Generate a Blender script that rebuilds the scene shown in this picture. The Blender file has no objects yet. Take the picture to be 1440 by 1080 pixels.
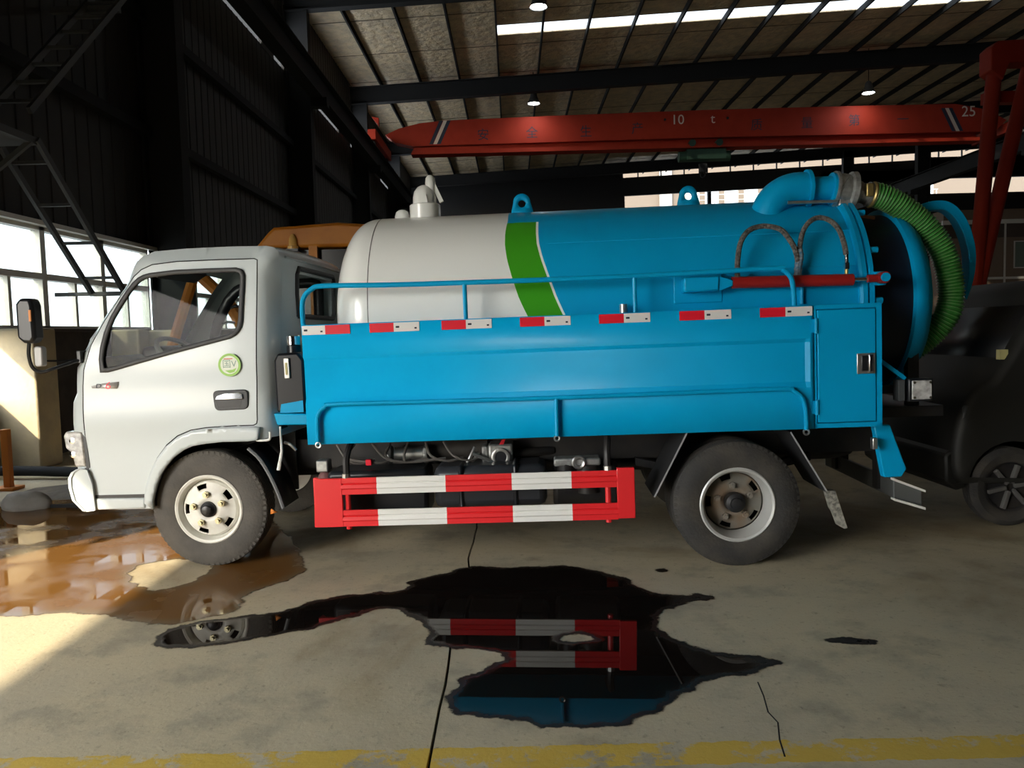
import bpy, bmesh, math, random
import numpy as np
from mathutils import Vector, Matrix
from mathutils.geometry import delaunay_2d_cdt
random.seed(7)
sc = bpy.context.scene
COL = sc.collection

# ------------------------------------------------------------------ camera
EYE = Vector((0, 0, 1.48))
pitch, roll, yaw = math.radians(-3.87), math.radians(1.4), math.radians(-0.15)
fw = Vector((math.sin(yaw)*math.cos(pitch), math.cos(yaw)*math.cos(pitch), math.sin(pitch)))
rt = Vector((math.cos(yaw), -math.sin(yaw), 0)); up = rt.cross(fw)
r2 = rt*math.cos(roll) - up*math.sin(roll); u2 = up*math.cos(roll) + rt*math.sin(roll)
cam = bpy.data.cameras.new('camera'); cam.sensor_width = 36; cam.lens = 27.0
cam.clip_start = 0.05; cam.clip_end = 1000
co = bpy.data.objects.new('camera', cam); COL.objects.link(co)
M4 = Matrix((r2, u2, -fw)).transposed().to_4x4(); M4.translation = EYE
co.matrix_world = M4
sc.camera = co

# ------------------------------------------------------------------ sky, sun, exposure
SUN_DIR = Vector((1.0, 1.5, -1.0)).normalized()
w = bpy.data.worlds.new('sky'); sc.world = w; w.use_nodes = True
nt = w.node_tree; nt.nodes.clear()
sky = nt.nodes.new('ShaderNodeTexSky'); sky.sky_type = 'NISHITA'; sky.sun_disc = False
sky.sun_elevation = math.radians(29); sky.sun_rotation = math.atan2(-SUN_DIR.x, -SUN_DIR.y)
sky.air_density = 1.0; sky.dust_density = 2.0; sky.ozone_density = 1.0
hz = nt.nodes.new('ShaderNodeMixRGB'); hz.inputs[0].default_value = 0.7; hz.inputs[2].default_value = (7.6, 8.3, 8.8, 1)
bg = nt.nodes.new('ShaderNodeBackground'); bg.inputs[1].default_value = 0.6
out = nt.nodes.new('ShaderNodeOutputWorld')
nt.links.new(sky.outputs[0], hz.inputs[1]); nt.links.new(hz.outputs[0], bg.inputs[0]); nt.links.new(bg.outputs[0], out.inputs[0])
sl = bpy.data.lights.new('sun', 'SUN'); sl.energy = 4.6; sl.angle = math.radians(0.8); sl.color = (1.0, 0.86, 0.64)
so = bpy.data.objects.new('sun', sl); COL.objects.link(so); so.location = (-40, -60, 60)
so.rotation_euler = SUN_DIR.to_track_quat('-Z', 'Y').to_euler()

def portal(name, loc, direction, sx, sy):          # guides sampling through an opening, gives off no light of its own
    l = bpy.data.lights.new(name, 'AREA'); l.shape = 'RECTANGLE'; l.size = sx; l.size_y = sy
    l.cycles.is_portal = True
    o = bpy.data.objects.new(name, l); COL.objects.link(o); o.location = loc
    d = Vector(direction)
    o.rotation_euler = d.to_track_quat('-Z', 'Z' if abs(d.z) < .5 else 'Y').to_euler()
    o['kind'] = 'helper'
portal('portal_door', (-6.3, -2.3, 1.98), (1, 0, 0), 7.6, 3.95)
portal('portal_end', (14.0, 52.4, 10.0), (0, -1, 0), 13.0, 1.6)

sc.view_settings.view_transform = 'Standard'; sc.view_settings.look = 'None'
sc.view_settings.gamma = 1.0; sc.view_settings.use_curve_mapping = False
sc.view_settings.exposure = 1.42
sc.cycles.use_denoising = True
sc.cycles.max_bounces = 10; sc.cycles.diffuse_bounces = 5; sc.cycles.glossy_bounces = 4
sc.cycles.transparent_max_bounces = 12; sc.cycles.sample_clamp_indirect = 6.0

# ------------------------------------------------------------------ materials
MATS = {}
def mat(name, col, rough=0.5, metal=0.0, spec=0.5, coat=0.0, emit=None, noise=None, bump=None, alpha=None, trans=0.0, ior=1.45):
    """noise = (scale, second colour, amount); bump = (scale, strength)"""
    if name in MATS: return MATS[name]
    m = bpy.data.materials.new(name); m.use_nodes = True; MATS[name] = m
    n = m.node_tree; b = n.nodes['Principled BSDF']
    b.inputs['Base Color'].default_value = (*col, 1); b.inputs['Roughness'].default_value = rough
    b.inputs['Metallic'].default_value = metal; b.inputs['Specular IOR Level'].default_value = spec
    b.inputs['Coat Weight'].default_value = coat; b.inputs['Coat Roughness'].default_value = 0.06
    b.inputs['Transmission Weight'].default_value = trans; b.inputs['IOR'].default_value = ior
    if emit: b.inputs['Emission Color'].default_value = (*emit[0], 1); b.inputs['Emission Strength'].default_value = emit[1]
    if alpha is not None: b.inputs['Alpha'].default_value = alpha
    if noise or bump:
        tc = n.nodes.new('ShaderNodeTexCoord')
    if noise:
        t = n.nodes.new('ShaderNodeTexNoise'); t.inputs['Scale'].default_value = noise[0]; t.inputs['Detail'].default_value = 6
        n.links.new(tc.outputs['Object'], t.inputs['Vector'])
        r = n.nodes.new('ShaderNodeValToRGB'); r.color_ramp.elements[0].position = .38; r.color_ramp.elements[1].position = .66
        n.links.new(t.outputs['Fac'], r.inputs[0])
        mx = n.nodes.new('ShaderNodeMixRGB'); mx.inputs[1].default_value = (*col, 1); mx.inputs[2].default_value = (*noise[1], 1)
        mu = n.nodes.new('ShaderNodeMath'); mu.operation = 'MULTIPLY'; mu.inputs[1].default_value = noise[2]
        n.links.new(r.outputs[0], mu.inputs[0]); n.links.new(mu.outputs[0], mx.inputs[0]); n.links.new(mx.outputs[0], b.inputs['Base Color'])
    if bump:
        t2 = n.nodes.new('ShaderNodeTexNoise'); t2.inputs['Scale'].default_value = bump[0]; t2.inputs['Detail'].default_value = 5
        n.links.new(tc.outputs['Object'], t2.inputs['Vector'])
        bp = n.nodes.new('ShaderNodeBump'); bp.inputs['Strength'].default_value = bump[1]; bp.inputs['Distance'].default_value = bump[2] if len(bump) > 2 else 0.02
        n.links.new(t2.outputs['Fac'], bp.inputs['Height']); n.links.new(bp.outputs[0], b.inputs['Normal'])
    return m

BLUE = mat('blue paint', (0.0, 0.33, 0.62), .42, spec=.22, coat=.04, noise=(3, (0.0, .29, .55), .5))
CABW = mat('white cab paint', (.50, .555, .575), .3, coat=.2)
TANKW = mat('off-white tank paint', (.80, .82, .80), .25, coat=.3)
GREEN = mat('green stripe paint', (.045, .33, .012), .3, coat=.3)
LINEW = mat('white line paint', (.8, .8, .8), .35)
RED = mat('red guard paint', (.72, .02, .025), .38, coat=.2)
GWHT = mat('white guard paint', (.74, .74, .71), .4)
TAPER = mat('red reflective tape', (.68, .012, .03), .35)
TAPEW = mat('white reflective tape', (.68, .67, .66), .35)
RUBBER = mat('tyre rubber', (.028, .027, .026), .75, noise=(6, (.06, .052, .042), .8), bump=(60, .2))
RUBBERF = mat('dusty tyre rubber', (.07, .066, .06), .8, noise=(8, (.1, .092, .08), .8), bump=(60, .2))
BLACKP = mat('black plastic', (.012, .013, .016), .35)
BLACKT = mat('black tank plastic', (.005, .006, .01), .3, coat=.1)
SEAL = mat('window rubber seal', (.06, .062, .066), .55)
CHASSIS = mat('black chassis paint', (.012, .012, .014), .5, noise=(9, (.03, .026, .022), .7))
STEEL = mat('bare steel', (.5, .5, .49), .32, metal=.9)
ALLOY = mat('cast aluminium', (.42, .43, .42), .45, metal=.7, noise=(30, (.2, .2, .19), .6))
CHROME = mat('chrome', (.8, .8, .8), .08, metal=1)
RIMW = mat('silver white rim paint', (.74, .74, .69), .4, noise=(14, (.55, .52, .45), .5))
RIMD = mat('dirty rear rim', (.2, .19, .165), .5, metal=.2, noise=(9, (.2, .12, .06), .7))
RIMEDGE = mat('rim edge', (.5, .5, .48), .4, metal=.3)
CYLRED = mat('dark red cylinder paint', (.3, .012, .01), .4, coat=.2)
BRAID = mat('braided hose', (.16, .145, .13), .7, noise=(70, (.02, .02, .02), .9), bump=(120, .6))
HOSEG = mat('green suction hose', (.035, .2, .03), .35, coat=.2, noise=(12, (.02, .13, .02), .6))
HOSER = mat('pale hose rib', (.16, .32, .12), .4)
BRASS = mat('brass', (.5, .38, .15), .4, metal=.8)
LAMPG = mat('clear lamp lens', (.55, .54, .52), .12, coat=.6, noise=(25, (.2, .19, .18), .7))
DASH = mat('grey dashboard plastic', (.09, .1, .125), .6)
SEATM = mat('grey seat fabric', (.1, .1, .11), .9)
WHEELG = mat('grey steering wheel', (.2, .2, .18), .5)
CRANER = mat('orange red crane paint', (.30, .026, .011), .65, spec=.2, noise=(2, (.24, .018, .008), .6))
DARKTXT = mat('dark blue lettering', (.01, .016, .035), .6)
PALETXT = mat('pale lettering', (.6, .5, .42), .6)
STEELD = mat('dark structural steel', (.022, .023, .025), .8, spec=.2)
STEELM = mat('grey stair steel', (.06, .065, .07), .6)
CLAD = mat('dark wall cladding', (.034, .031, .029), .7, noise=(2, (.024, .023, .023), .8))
INSUL = mat('foil roof insulation', (.66, .54, .36), .55, noise=(3, (.4, .34, .26), .7), bump=(4, 1.0, .12))
PLINTH = mat('dark brown plinth', (.06, .045, .035), .8, noise=(5, (.03, .025, .02), .8))
PIERM = mat('beige plaster', (.42, .35, .22), .85, noise=(6, (.32, .28, .2), .6), bump=(20, .3))
ALU = mat('aluminium window frame', (.62, .6, .55), .4, metal=.3)
YEL = mat('yellow machine paint', (.55, .2, .012), .5, noise=(4, (.42, .13, .01), .6))
OFFICE = mat('brown office wall', (.22, .15, .105), .8)
TRIMW = mat('white trim', (.75, .72, .66), .6)
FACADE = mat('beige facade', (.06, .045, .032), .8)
FTRIM = mat('pale facade trim', (.15, .145, .135), .7)
OUTG = mat('outdoor ground', (.33, .335, .34), .9)
VANM = mat('dark grey van paint', (.014, .0135, .012), .55)
SHOEM = mat('grey shoe', (.22, .21, .2), .7)
CLOTHK = mat('black cloth', (.012, .012, .014), .9)
SKIN = mat('skin', (.42, .25, .17), .6)
HAIR = mat('black hair', (.012, .01, .01), .6)
MUD = mat('dark wet soil', (.05, .04, .03), .6, noise=(5, (.1, .08, .055), .8), bump=(8, .8))
ROCKM = mat('grey stone', (.3, .28, .25), .85, noise=(6, (.2, .18, .16), .7), bump=(10, .6))
ORANGEP = mat('orange paint', (.6, .2, .03), .5)
BULB = mat('lamp glow', (1, 1, 1), .5, emit=((.95, 1, 1), 32.0))
LIMEG = mat('green sticker ring', (.3, .55, .12), .5)

def glass(name, tint, amount, white=0.0, rough=0.02):
    """thin pane: mostly see-through, fresnel reflection, optional dusty scattering"""
    m = bpy.data.materials.new(name); m.use_nodes = True; n = m.node_tree; n.nodes.clear()
    o = n.nodes.new('ShaderNodeOutputMaterial'); t = n.nodes.new('ShaderNodeBsdfTransparent'); t.inputs[0].default_value = (*tint, 1)
    g = n.nodes.new('ShaderNodeBsdfGlossy'); g.inputs['Roughness'].default_value = rough
    f = n.nodes.new('ShaderNodeLayerWeight'); f.inputs[0].default_value = .5
    po = n.nodes.new('ShaderNodeMath'); po.operation = 'POWER'; po.inputs[1].default_value = 5; n.links.new(f.outputs['Facing'], po.inputs[0])
    mu = n.nodes.new('ShaderNodeMath'); mu.operation = 'MULTIPLY_ADD'; mu.inputs[1].default_value = amount*.92; mu.inputs[2].default_value = amount*.07
    mx = n.nodes.new('ShaderNodeMixShader'); n.links.new(po.outputs[0], mu.inputs[0]); n.links.new(mu.outputs[0], mx.inputs[0])
    n.links.new(t.outputs[0], mx.inputs[1]); n.links.new(g.outputs[0], mx.inputs[2]); last = mx
    if white > 0:
        d = n.nodes.new('ShaderNodeBsdfTranslucent'); d.inputs[0].default_value = (.9, .93, .93, 1)
        nz = n.nodes.new('ShaderNodeTexNoise'); nz.inputs['Scale'].default_value = 2.5; nz.inputs['Detail'].default_value = 4
        tc = n.nodes.new('ShaderNodeTexCoord'); n.links.new(tc.outputs['Object'], nz.inputs['Vector'])
        ma = n.nodes.new('ShaderNodeMath'); ma.operation = 'MULTIPLY'; ma.inputs[1].default_value = white*2
        n.links.new(nz.outputs['Fac'], ma.inputs[0])
        m2 = n.nodes.new('ShaderNodeMixShader'); n.links.new(ma.outputs[0], m2.inputs[0])
        n.links.new(mx.outputs[0], m2.inputs[1]); n.links.new(d.outputs[0], m2.inputs[2]); last = m2
    n.links.new(last.outputs[0], o.inputs[0]); MATS[name] = m
    return m
CABGLASS = glass('cab window glass', (.80, .84, .83), .09)
WINGLASS = glass('dusty window glass', (.17, .19, .19), 0.3, .03)
VANGLASS = glass('dark van glass', (.12, .12, .12), 1.0)
SKYLT = glass('translucent roof sheet', (.13, .135, .14), 0.3, .05)

def floor_material():
    m = bpy.data.materials.new('worn concrete floor'); m.use_nodes = True; n = m.node_tree; b = n.nodes['Principled BSDF']
    L = n.links.new
    geo = n.nodes.new('ShaderNodeNewGeometry')
    def noise(scale, detail=6, rough=.6, dist=0):
        t = n.nodes.new('ShaderNodeTexNoise'); t.inputs['Scale'].default_value = scale; t.inputs['Detail'].default_value = detail
        t.inputs['Roughness'].default_value = rough; t.inputs['Distortion'].default_value = dist
        L(geo.outputs['Position'], t.inputs['Vector']); return t.outputs['Fac']
    def ramp(x, a, c):
        r = n.nodes.new('ShaderNodeMapRange'); r.interpolation_type = 'SMOOTHSTEP'
        r.inputs[1].default_value = a; r.inputs[2].default_value = c; L(x, r.inputs[0]); return r.outputs[0]
    def mixc(f, a, c, amt=1.0):
        mx = n.nodes.new('ShaderNodeMixRGB')
        if amt != 1.0:
            mu = n.nodes.new('ShaderNodeMath'); mu.operation = 'MULTIPLY'; mu.inputs[1].default_value = amt; L(f, mu.inputs[0]); f = mu.outputs[0]
        L(f, mx.inputs[0])
        if isinstance(a, tuple): mx.inputs[1].default_value = (*a, 1)
        else: L(a, mx.inputs[1])
        if isinstance(c, tuple): mx.inputs[2].default_value = (*c, 1)
        else: L(c, mx.inputs[2])
        return mx.outputs[0]
    c = mixc(ramp(noise(.9), .35, .65), (.475, .42, .305), (.54, .465, .315))
    c = mixc(ramp(noise(2.2, 8, .65), .48, .66), c, (.28, .255, .195), .6)
    c = mixc(ramp(noise(.55, 5, .6, .6), .5, .68), c, (.27, .2, .11), .65)
    c = mixc(ramp(noise(26, 5, .7), .56, .72), c, (.17, .15, .11), .5)
    c = mixc(ramp(noise(7, 6, .7, 1.5), .66, .70), c, (.09, .08, .065), .55)
    c = mixc(ramp(noise(75, 3, .6), .64, .72), c, (.13, .115, .085), .55)
    c = mixc(ramp(noise(3.2, 8, .75, .8), .60, .72), c, (.2, .175, .125), .5)
    # worn yellow line painted across the floor
    sep = n.nodes.new('ShaderNodeSeparateXYZ'); L(geo.outputs['Position'], sep.inputs[0])
    def math2(op, a, v2):
        x = n.nodes.new('ShaderNodeMath'); x.operation = op; L(a, x.inputs[0])
        if isinstance(v2, float): x.inputs[1].default_value = v2
        else: L(v2, x.inputs[1])
        return x.outputs[0]
    dy = math2('ABSOLUTE', math2('SUBTRACT', sep.outputs[1], 2.585), 0.0)
    line = math2('LESS_THAN', math2('ADD', dy, math2('MULTIPLY', math2('SUBTRACT', noise(14, 4), .5), .05)), .07)
    wear = ramp(noise(5, 8, .75), .42, .50)
    c = mixc(math2('MULTIPLY', line, wear), c, (.62, .42, .06), .9)
    L(c, b.inputs['Base Color'])
    rr = n.nodes.new('ShaderNodeMapRange'); rr.inputs[3].default_value = .65; rr.inputs[4].default_value = .9; L(noise(3), rr.inputs[0]); L(rr.outputs[0], b.inputs['Roughness'])
    b.inputs['Specular IOR Level'].default_value = .12
    bp = n.nodes.new('ShaderNodeBump'); bp.inputs['Strength'].default_value = .25; bp.inputs['Distance'].default_value = .01
    L(noise(40, 6, .7), bp.inputs['Height']); L(bp.outputs[0], b.inputs['Normal'])
    return m
FLOORM = floor_material()

def puddle_material(name, deep, shallow, sharp=.12, film=.015, spec=.36):
    m = bpy.data.materials.new(name); m.use_nodes = True; n = m.node_tree; b = n.nodes['Principled BSDF']; L = n.links.new
    at = n.nodes.new('ShaderNodeAttribute'); at.attribute_name = 'inner'
    geo = n.nodes.new('ShaderNodeNewGeometry')
    t = n.nodes.new('ShaderNodeTexNoise'); t.inputs['Scale'].default_value = 9; t.inputs['Detail'].default_value = 8; t.inputs['Roughness'].default_value = .65
    L(geo.outputs['Position'], t.inputs['Vector'])
    s = n.nodes.new('ShaderNodeMath'); s.operation = 'MULTIPLY_ADD'; s.inputs[1].default_value = .11; s.inputs[2].default_value = -.055; L(t.outputs['Fac'], s.inputs[0])
    a = n.nodes.new('ShaderNodeMath'); a.operation = 'ADD'; L(at.outputs['Fac'], a.inputs[0]); L(s.outputs[0], a.inputs[1])
    def mr(lo, hi, o0, o1):
        r = n.nodes.new('ShaderNodeMapRange'); r.interpolation_type = 'SMOOTHSTEP'
        for i, x in zip((1, 2, 3, 4), (lo, hi, o0, o1)): r.inputs[i].default_value = x
        L(a.outputs[0], r.inputs[0]); return r.outputs[0]
    L(mr(.012, .02 + sharp*.2, 0, 1), b.inputs['Alpha'])
    if film < .05: L(mr(.03, .03 + sharp, .45, film), b.inputs['Roughness'])
    else:
        t3 = n.nodes.new('ShaderNodeTexNoise'); t3.inputs['Scale'].default_value = 2.6; t3.inputs['Detail'].default_value = 5; L(geo.outputs['Position'], t3.inputs['Vector'])
        r3 = n.nodes.new('ShaderNodeMapRange'); r3.inputs[1].default_value = .42; r3.inputs[2].default_value = .62; r3.inputs[3].default_value = .02; r3.inputs[4].default_value = .3
        L(t3.outputs['Fac'], r3.inputs[0]); L(r3.outputs[0], b.inputs['Roughness'])
    mx = n.nodes.new('ShaderNodeMixRGB'); mx.inputs[1].default_value = (*shallow, 1); mx.inputs[2].default_value = (*deep, 1)
    L(mr(.01, .06 + sharp, 0, 1), mx.inputs[0]); L(mx.outputs[0], b.inputs['Base Color'])
    b.inputs['IOR'].default_value = 1.33; b.inputs['Specular IOR Level'].default_value = spec
    return m
PUDDLE = puddle_material('dark puddle water', (.008, .006, .005), (.02, .014, .010), .05)
MUDDY = puddle_material('muddy brown water', (.155, .074, .02), (.16, .11, .06), .06, .10, .2)

# ------------------------------------------------------------------ mesh helpers
class B:
    def __init__(s): s.v = []; s.f = []
    def add(s, vs, fs):
        k = len(s.v); s.v += [tuple(p) for p in vs]; s.f += [tuple(i+k for i in f) for f in fs]; return s
    def box(s, x0, x1, y0, y1, z0, z1):
        return s.add([(x0,y0,z0),(x1,y0,z0),(x1,y1,z0),(x0,y1,z0),(x0,y0,z1),(x1,y0,z1),(x1,y1,z1),(x0,y1,z1)],
                     [(0,3,2,1),(4,5,6,7),(0,1,5,4),(1,2,6,5),(2,3,7,6),(3,0,4,7)])
    def bar(s, p0, p1, a, b_, upv=(0,0,1)):       # rectangular bar between two points, a wide sideways, b_ deep along upv
        p0 = Vector(p0); p1 = Vector(p1); d = (p1-p0).normalized(); u_ = Vector(upv)
        sd = d.cross(u_)
        if sd.length < 1e-4: sd = d.cross(Vector((1,0,0)))
        sd.normalize(); u_ = sd.cross(d).normalized()
        o = [sd*(a/2*i)+u_*(b_/2*j) for i, j in ((-1,-1),(1,-1),(1,1),(-1,1))]
        return s.add([p0+q for q in o]+[p1+q for q in o], [(0,1,2,3),(7,6,5,4),(0,4,5,1),(1,5,6,2),(2,6,7,3),(3,7,4,0)])
    def tube(s, path, r, n=10, caps=True):
        P = [Vector(p) for p in path]; m = len(P)
        R = r if isinstance(r, (list, tuple)) else [r]*m
        T = []
        for i in range(m):
            a = P[max(i-1,0)]; b = P[min(i+1,m-1)]; d = (b-a); T.append(d.normalized() if d.length > 1e-9 else Vector((0,0,1)))
        nrm = T[0].orthogonal().normalized(); vs = []; fs = []
        for i in range(m):
            if i: nrm = (nrm - T[i]*nrm.dot(T[i])).normalized()
            bn = T[i].cross(nrm)
            for k in range(n):
                a = 2*math.pi*k/n; vs.append(P[i]+(nrm*math.cos(a)+bn*math.sin(a))*R[i])
        for i in range(m-1):
            for k in range(n):
                k2 = (k+1) % n; fs.append((i*n+k, i*n+k2, (i+1)*n+k2, (i+1)*n+k))
        if caps: fs += [tuple(range(n-1,-1,-1)), tuple(range((m-1)*n, m*n))]
        return s.add(vs, fs)
    def cyl(s, p0, p1, r, n=16, r1=None): return s.tube([p0, p1], [r, r if r1 is None else r1], n)
    def lathe(s, prof, org, axis, n=32, caps=True):            # prof: (radius, distance along axis)
        ax = Vector(axis).normalized(); a = ax.orthogonal().normalized(); b = ax.cross(a); org = Vector(org); vs = []; fs = []
        for r, h in prof:
            for k in range(n):
                t = 2*math.pi*k/n; vs.append(org+ax*h+(a*math.cos(t)+b*math.sin(t))*r)
        for i in range(len(prof)-1):
            for k in range(n):
                k2 = (k+1) % n; fs.append((i*n+k, i*n+k2, (i+1)*n+k2, (i+1)*n+k))
        if caps and prof[0][0] > 1e-6: fs.append(tuple(range(n-1,-1,-1)))
        if caps and prof[-1][0] > 1e-6: fs.append(tuple(range((len(prof)-1)*n, len(prof)*n)))
        return s.add(vs, fs)
    def prism(s, poly, y0, y1, axis='y'):           # polygon in (x, z) pushed along y; axis 'x': polygon in (y, z)
        n = len(poly)
        f = (lambda p, t: (p[0], t, p[1])) if axis == 'y' else ((lambda p, t: (t, p[0], p[1])) if axis == 'x' else (lambda p, t: (p[0], p[1], t)))
        return s.add([f(p, y0) for p in poly]+[f(p, y1) for p in poly],
                     [tuple(range(n)), tuple(range(2*n-1, n-1, -1))]+[(i, i+n, (i+1) % n+n, (i+1) % n) for i in range(n)])
    def torus(s, c, axis, R, r, n=28, m=8, a0=0, a1=2*math.pi):
        ax = Vector(axis).normalized(); a = ax.orthogonal().normalized(); b = ax.cross(a); c = Vector(c)
        full = abs(a1-a0-2*math.pi) < 1e-6
        pts = [c+(a*math.cos(a0+(a1-a0)*i/n)+b*math.sin(a0+(a1-a0)*i/n))*R for i in range(n+(1 if full else 1))]
        return s.tube(pts, r, m, caps=not full)
    def sphere(s, c, r, n=16, m=10, sx=1, sy=1, sz=1):
        c = Vector(c); vs = [c+Vector((0,0,r*sz))]; fs = []
        for i in range(1, m):
            t = math.pi*i/m
            for k in range(n):
                a = 2*math.pi*k/n; vs.append(c+Vector((r*sx*math.sin(t)*math.cos(a), r*sy*math.sin(t)*math.sin(a), r*sz*math.cos(t))))
        vs.append(c-Vector((0,0,r*sz))); e = len(vs)-1
        for k in range(n): fs.append((0, 1+k, 1+(k+1) % n)); fs.append((e, e-n+(k+1) % n, e-n+k))
        for i in range(m-2):
            for k in range(n):
                a = 1+i*n; fs.append((a+k, a+n+k, a+n+(k+1) % n, a+(k+1) % n))
        return s.add(vs, fs)

def obj(name, b, m, parent=None, smooth=35, bevel=0, thick=0, xf=None):
    me = bpy.data.meshes.new(name)
    me.from_pydata([xf(p) for p in b.v] if xf else b.v, [], b.f); me.update()
    bm = bmesh.new(); bm.from_mesh(me)
    bmesh.ops.remove_doubles(bm, verts=bm.verts, dist=1e-5)
    bmesh.ops.recalc_face_normals(bm, faces=bm.faces); bm.to_mesh(me); bm.free()
    if smooth:
        me.polygons.foreach_set('use_smooth', [True]*len(me.polygons)); me.set_sharp_from_angle(angle=math.radians(smooth))
    me.materials.append(m)
    o = bpy.data.objects.new(name, me); COL.objects.link(o)
    if parent: o.parent = parent
    if thick:
        k = o.modifiers.new('thickness', 'SOLIDIFY'); k.thickness = thick; k.offset = 0
    if bevel:
        k = o.modifiers.new('bevel', 'BEVEL'); k.width = bevel; k.segments = 2; k.limit_method = 'ANGLE'; k.angle_limit = math.radians(40)
    return o
def share(o, parent, loc=(0,0,0), rot=None, scale=None):
    c = o.copy(); COL.objects.link(c); c.parent = parent; c.location = loc
    if rot: c.rotation_euler = rot
    if scale: c.scale = scale
    return c
def thing(name, label, cat, loc=(0,0,0), rotz=0, group=None):
    o = bpy.data.objects.new(name, None); COL.objects.link(o); o.location = loc; o.rotation_euler = (0,0,rotz); o.empty_display_size = .1
    return tag(o, label, cat, group)
def tag(o, label, cat, group=None, kind=None):
    o['label'] = label; o['category'] = cat
    if group: o['group'] = group
    if kind: o['kind'] = kind
    return o
def struct(o, label=None, cat=None):
    o['kind'] = 'structure'
    if label: o['label'] = label
    if cat: o['category'] = cat
    return o
def text_b(txt, size, place, depth=.0):
    """flat lettering; place maps (x, y) of the text plane to a point"""
    cu = bpy.data.curves.new('t', 'FONT'); cu.body = txt; cu.size = size; cu.align_x = 'CENTER'; cu.align_y = 'CENTER'; cu.resolution_u = 3
    o = bpy.data.objects.new('t', cu); COL.objects.link(o); dg = bpy.context.evaluated_depsgraph_get(); dg.update()
    me = bpy.data.meshes.new_from_object(o.evaluated_get(dg)); b = B()
    b.add([place(p.co.x, p.co.y) for p in me.vertices], [tuple(p.vertices) for p in me.polygons])
    bpy.data.objects.remove(o); bpy.data.curves.remove(cu); bpy.data.meshes.remove(me)
    return b
def smooth_path(pts, k=6):
    P = [Vector(p) for p in pts]; out_ = []
    for i in range(len(P)-1):
        a = P[max(i-1,0)]; b = P[i]; c = P[i+1]; d = P[min(i+2,len(P)-1)]
        for j in range(k):
            t = j/k
            out_.append(.5*((2*b)+(c-a)*t+(2*a-5*b+4*c-d)*t*t+(3*b-a-3*c+d)*t**3))
    out_.append(P[-1]); return out_
def resample(poly, step, closed=True):
    o = []; n = len(poly)
    for i in range(n if closed else n-1):
        a = poly[i]; b = poly[(i+1) % n]; l = math.hypot(b[0]-a[0], b[1]-a[1]); k = max(1, int(l/step))
        o += [(a[0]+(b[0]-a[0])*j/k, a[1]+(b[1]-a[1])*j/k) for j in range(k)]
    if not closed: o.append(poly[-1])
    return o
def round_poly(poly, it=2):                          # corner cutting
    for _ in range(it):
        q = []; n = len(poly)
        for i in range(n):
            a = poly[i]; b = poly[(i+1) % n]
            q += [(a[0]*.75+b[0]*.25, a[1]*.75+b[1]*.25), (a[0]*.25+b[0]*.75, a[1]*.25+b[1]*.75)]
        poly = q
    return poly
def fillet(poly, r, k=5):                            # round every corner with radius about r
    o = []; n = len(poly)
    for i in range(n):
        a = Vector(poly[i-1]); b = Vector(poly[i]); c = Vector(poly[(i+1) % n])
        p = b+(a-b).normalized()*min(r, (a-b).length*.49); q = b+(c-b).normalized()*min(r, (c-b).length*.49)
        o += [tuple(p*(1-t)**2+b*2*t*(1-t)+q*t*t) for t in [j/k for j in range(k+1)]]
    return o
def inset(poly, d):
    n = len(poly); A = sum(poly[i][0]*poly[(i+1) % n][1]-poly[(i+1) % n][0]*poly[i][1] for i in range(n)); sg = 1 if A > 0 else -1
    o = []
    for i in range(n):
        a = Vector(poly[i-1]); b = Vector(poly[i]); c = Vector(poly[(i+1) % n])
        e1 = (b-a); e2 = (c-b)
        if e1.length < 1e-9 or e2.length < 1e-9: o.append(tuple(b)); continue
        n1 = Vector((-e1.y, e1.x)).normalized(); n2 = Vector((-e2.y, e2.x)).normalized(); m = (n1+n2)
        m = m.normalized() if m.length > 1e-6 else n1
        k = max(.4, m.dot(n1)); o.append(tuple(b+m*(sg*d/k)))
    return o
def inside(poly, P):
    P = np.asarray(P); x, y = P[:,0], P[:,1]; r = np.zeros(len(P), bool); n = len(poly)
    for i in range(n):
        x1, y1 = poly[i]; x2, y2 = poly[(i+1) % n]
        if y1 == y2: continue
        r ^= ((y1 > y) != (y2 > y)) & (x < (x2-x1)*(y-y1)/(y2-y1)+x1)
    return r
def dist_line(P, line, closed=False):
    P = np.asarray(P); d = np.full(len(P), 9.)
    L = list(line)+([line[0]] if closed else [])
    for a, b in zip(L[:-1], L[1:]):
        a = np.array(a); b = np.array(b); e = b-a; t = np.clip(((P-a)@e)/max(e@e, 1e-12), 0, 1)
        d = np.minimum(d, np.hypot(*(P-a-t[:,None]*e).T))
    return d
def fill2d(outline, holes=(), grid=.04, keep=.6):
    """triangles of a polygon with holes and inner points on a grid"""
    pts = list(outline); edges = [(i, (i+1) % len(outline)) for i in range(len(outline))]
    for h in holes:
        k = len(pts); pts += list(h); edges += [(k+i, k+(i+1) % len(h)) for i in range(len(h))]
    o = np.array(outline); x0, y0 = o.min(0); x1, y1 = o.max(0)
    if grid:
        G = np.array([(x, y) for x in np.arange(x0, x1, grid) for y in np.arange(y0, y1, grid)])
        ok = inside(outline, G)
        for h in holes: ok &= ~inside(h, G)
        ok &= dist_line(G, outline, True) > grid*keep
        for h in holes: ok &= dist_line(G, h, True) > grid*keep
        pts += [tuple(p) for p in G[ok]]
    V, _, F, *_r = delaunay_2d_cdt([Vector(p) for p in pts], edges, [], 0, 1e-5)
    V = [(p.x, p.y) for p in V]
    cen = np.array([[sum(V[i][0] for i in f)/3, sum(V[i][1] for i in f)/3] for f in F])
    ok = inside(outline, cen)
    for h in holes: ok &= ~inside(h, cen)
    return V, [tuple(f) for f, k in zip(F, ok) if k]

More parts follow.
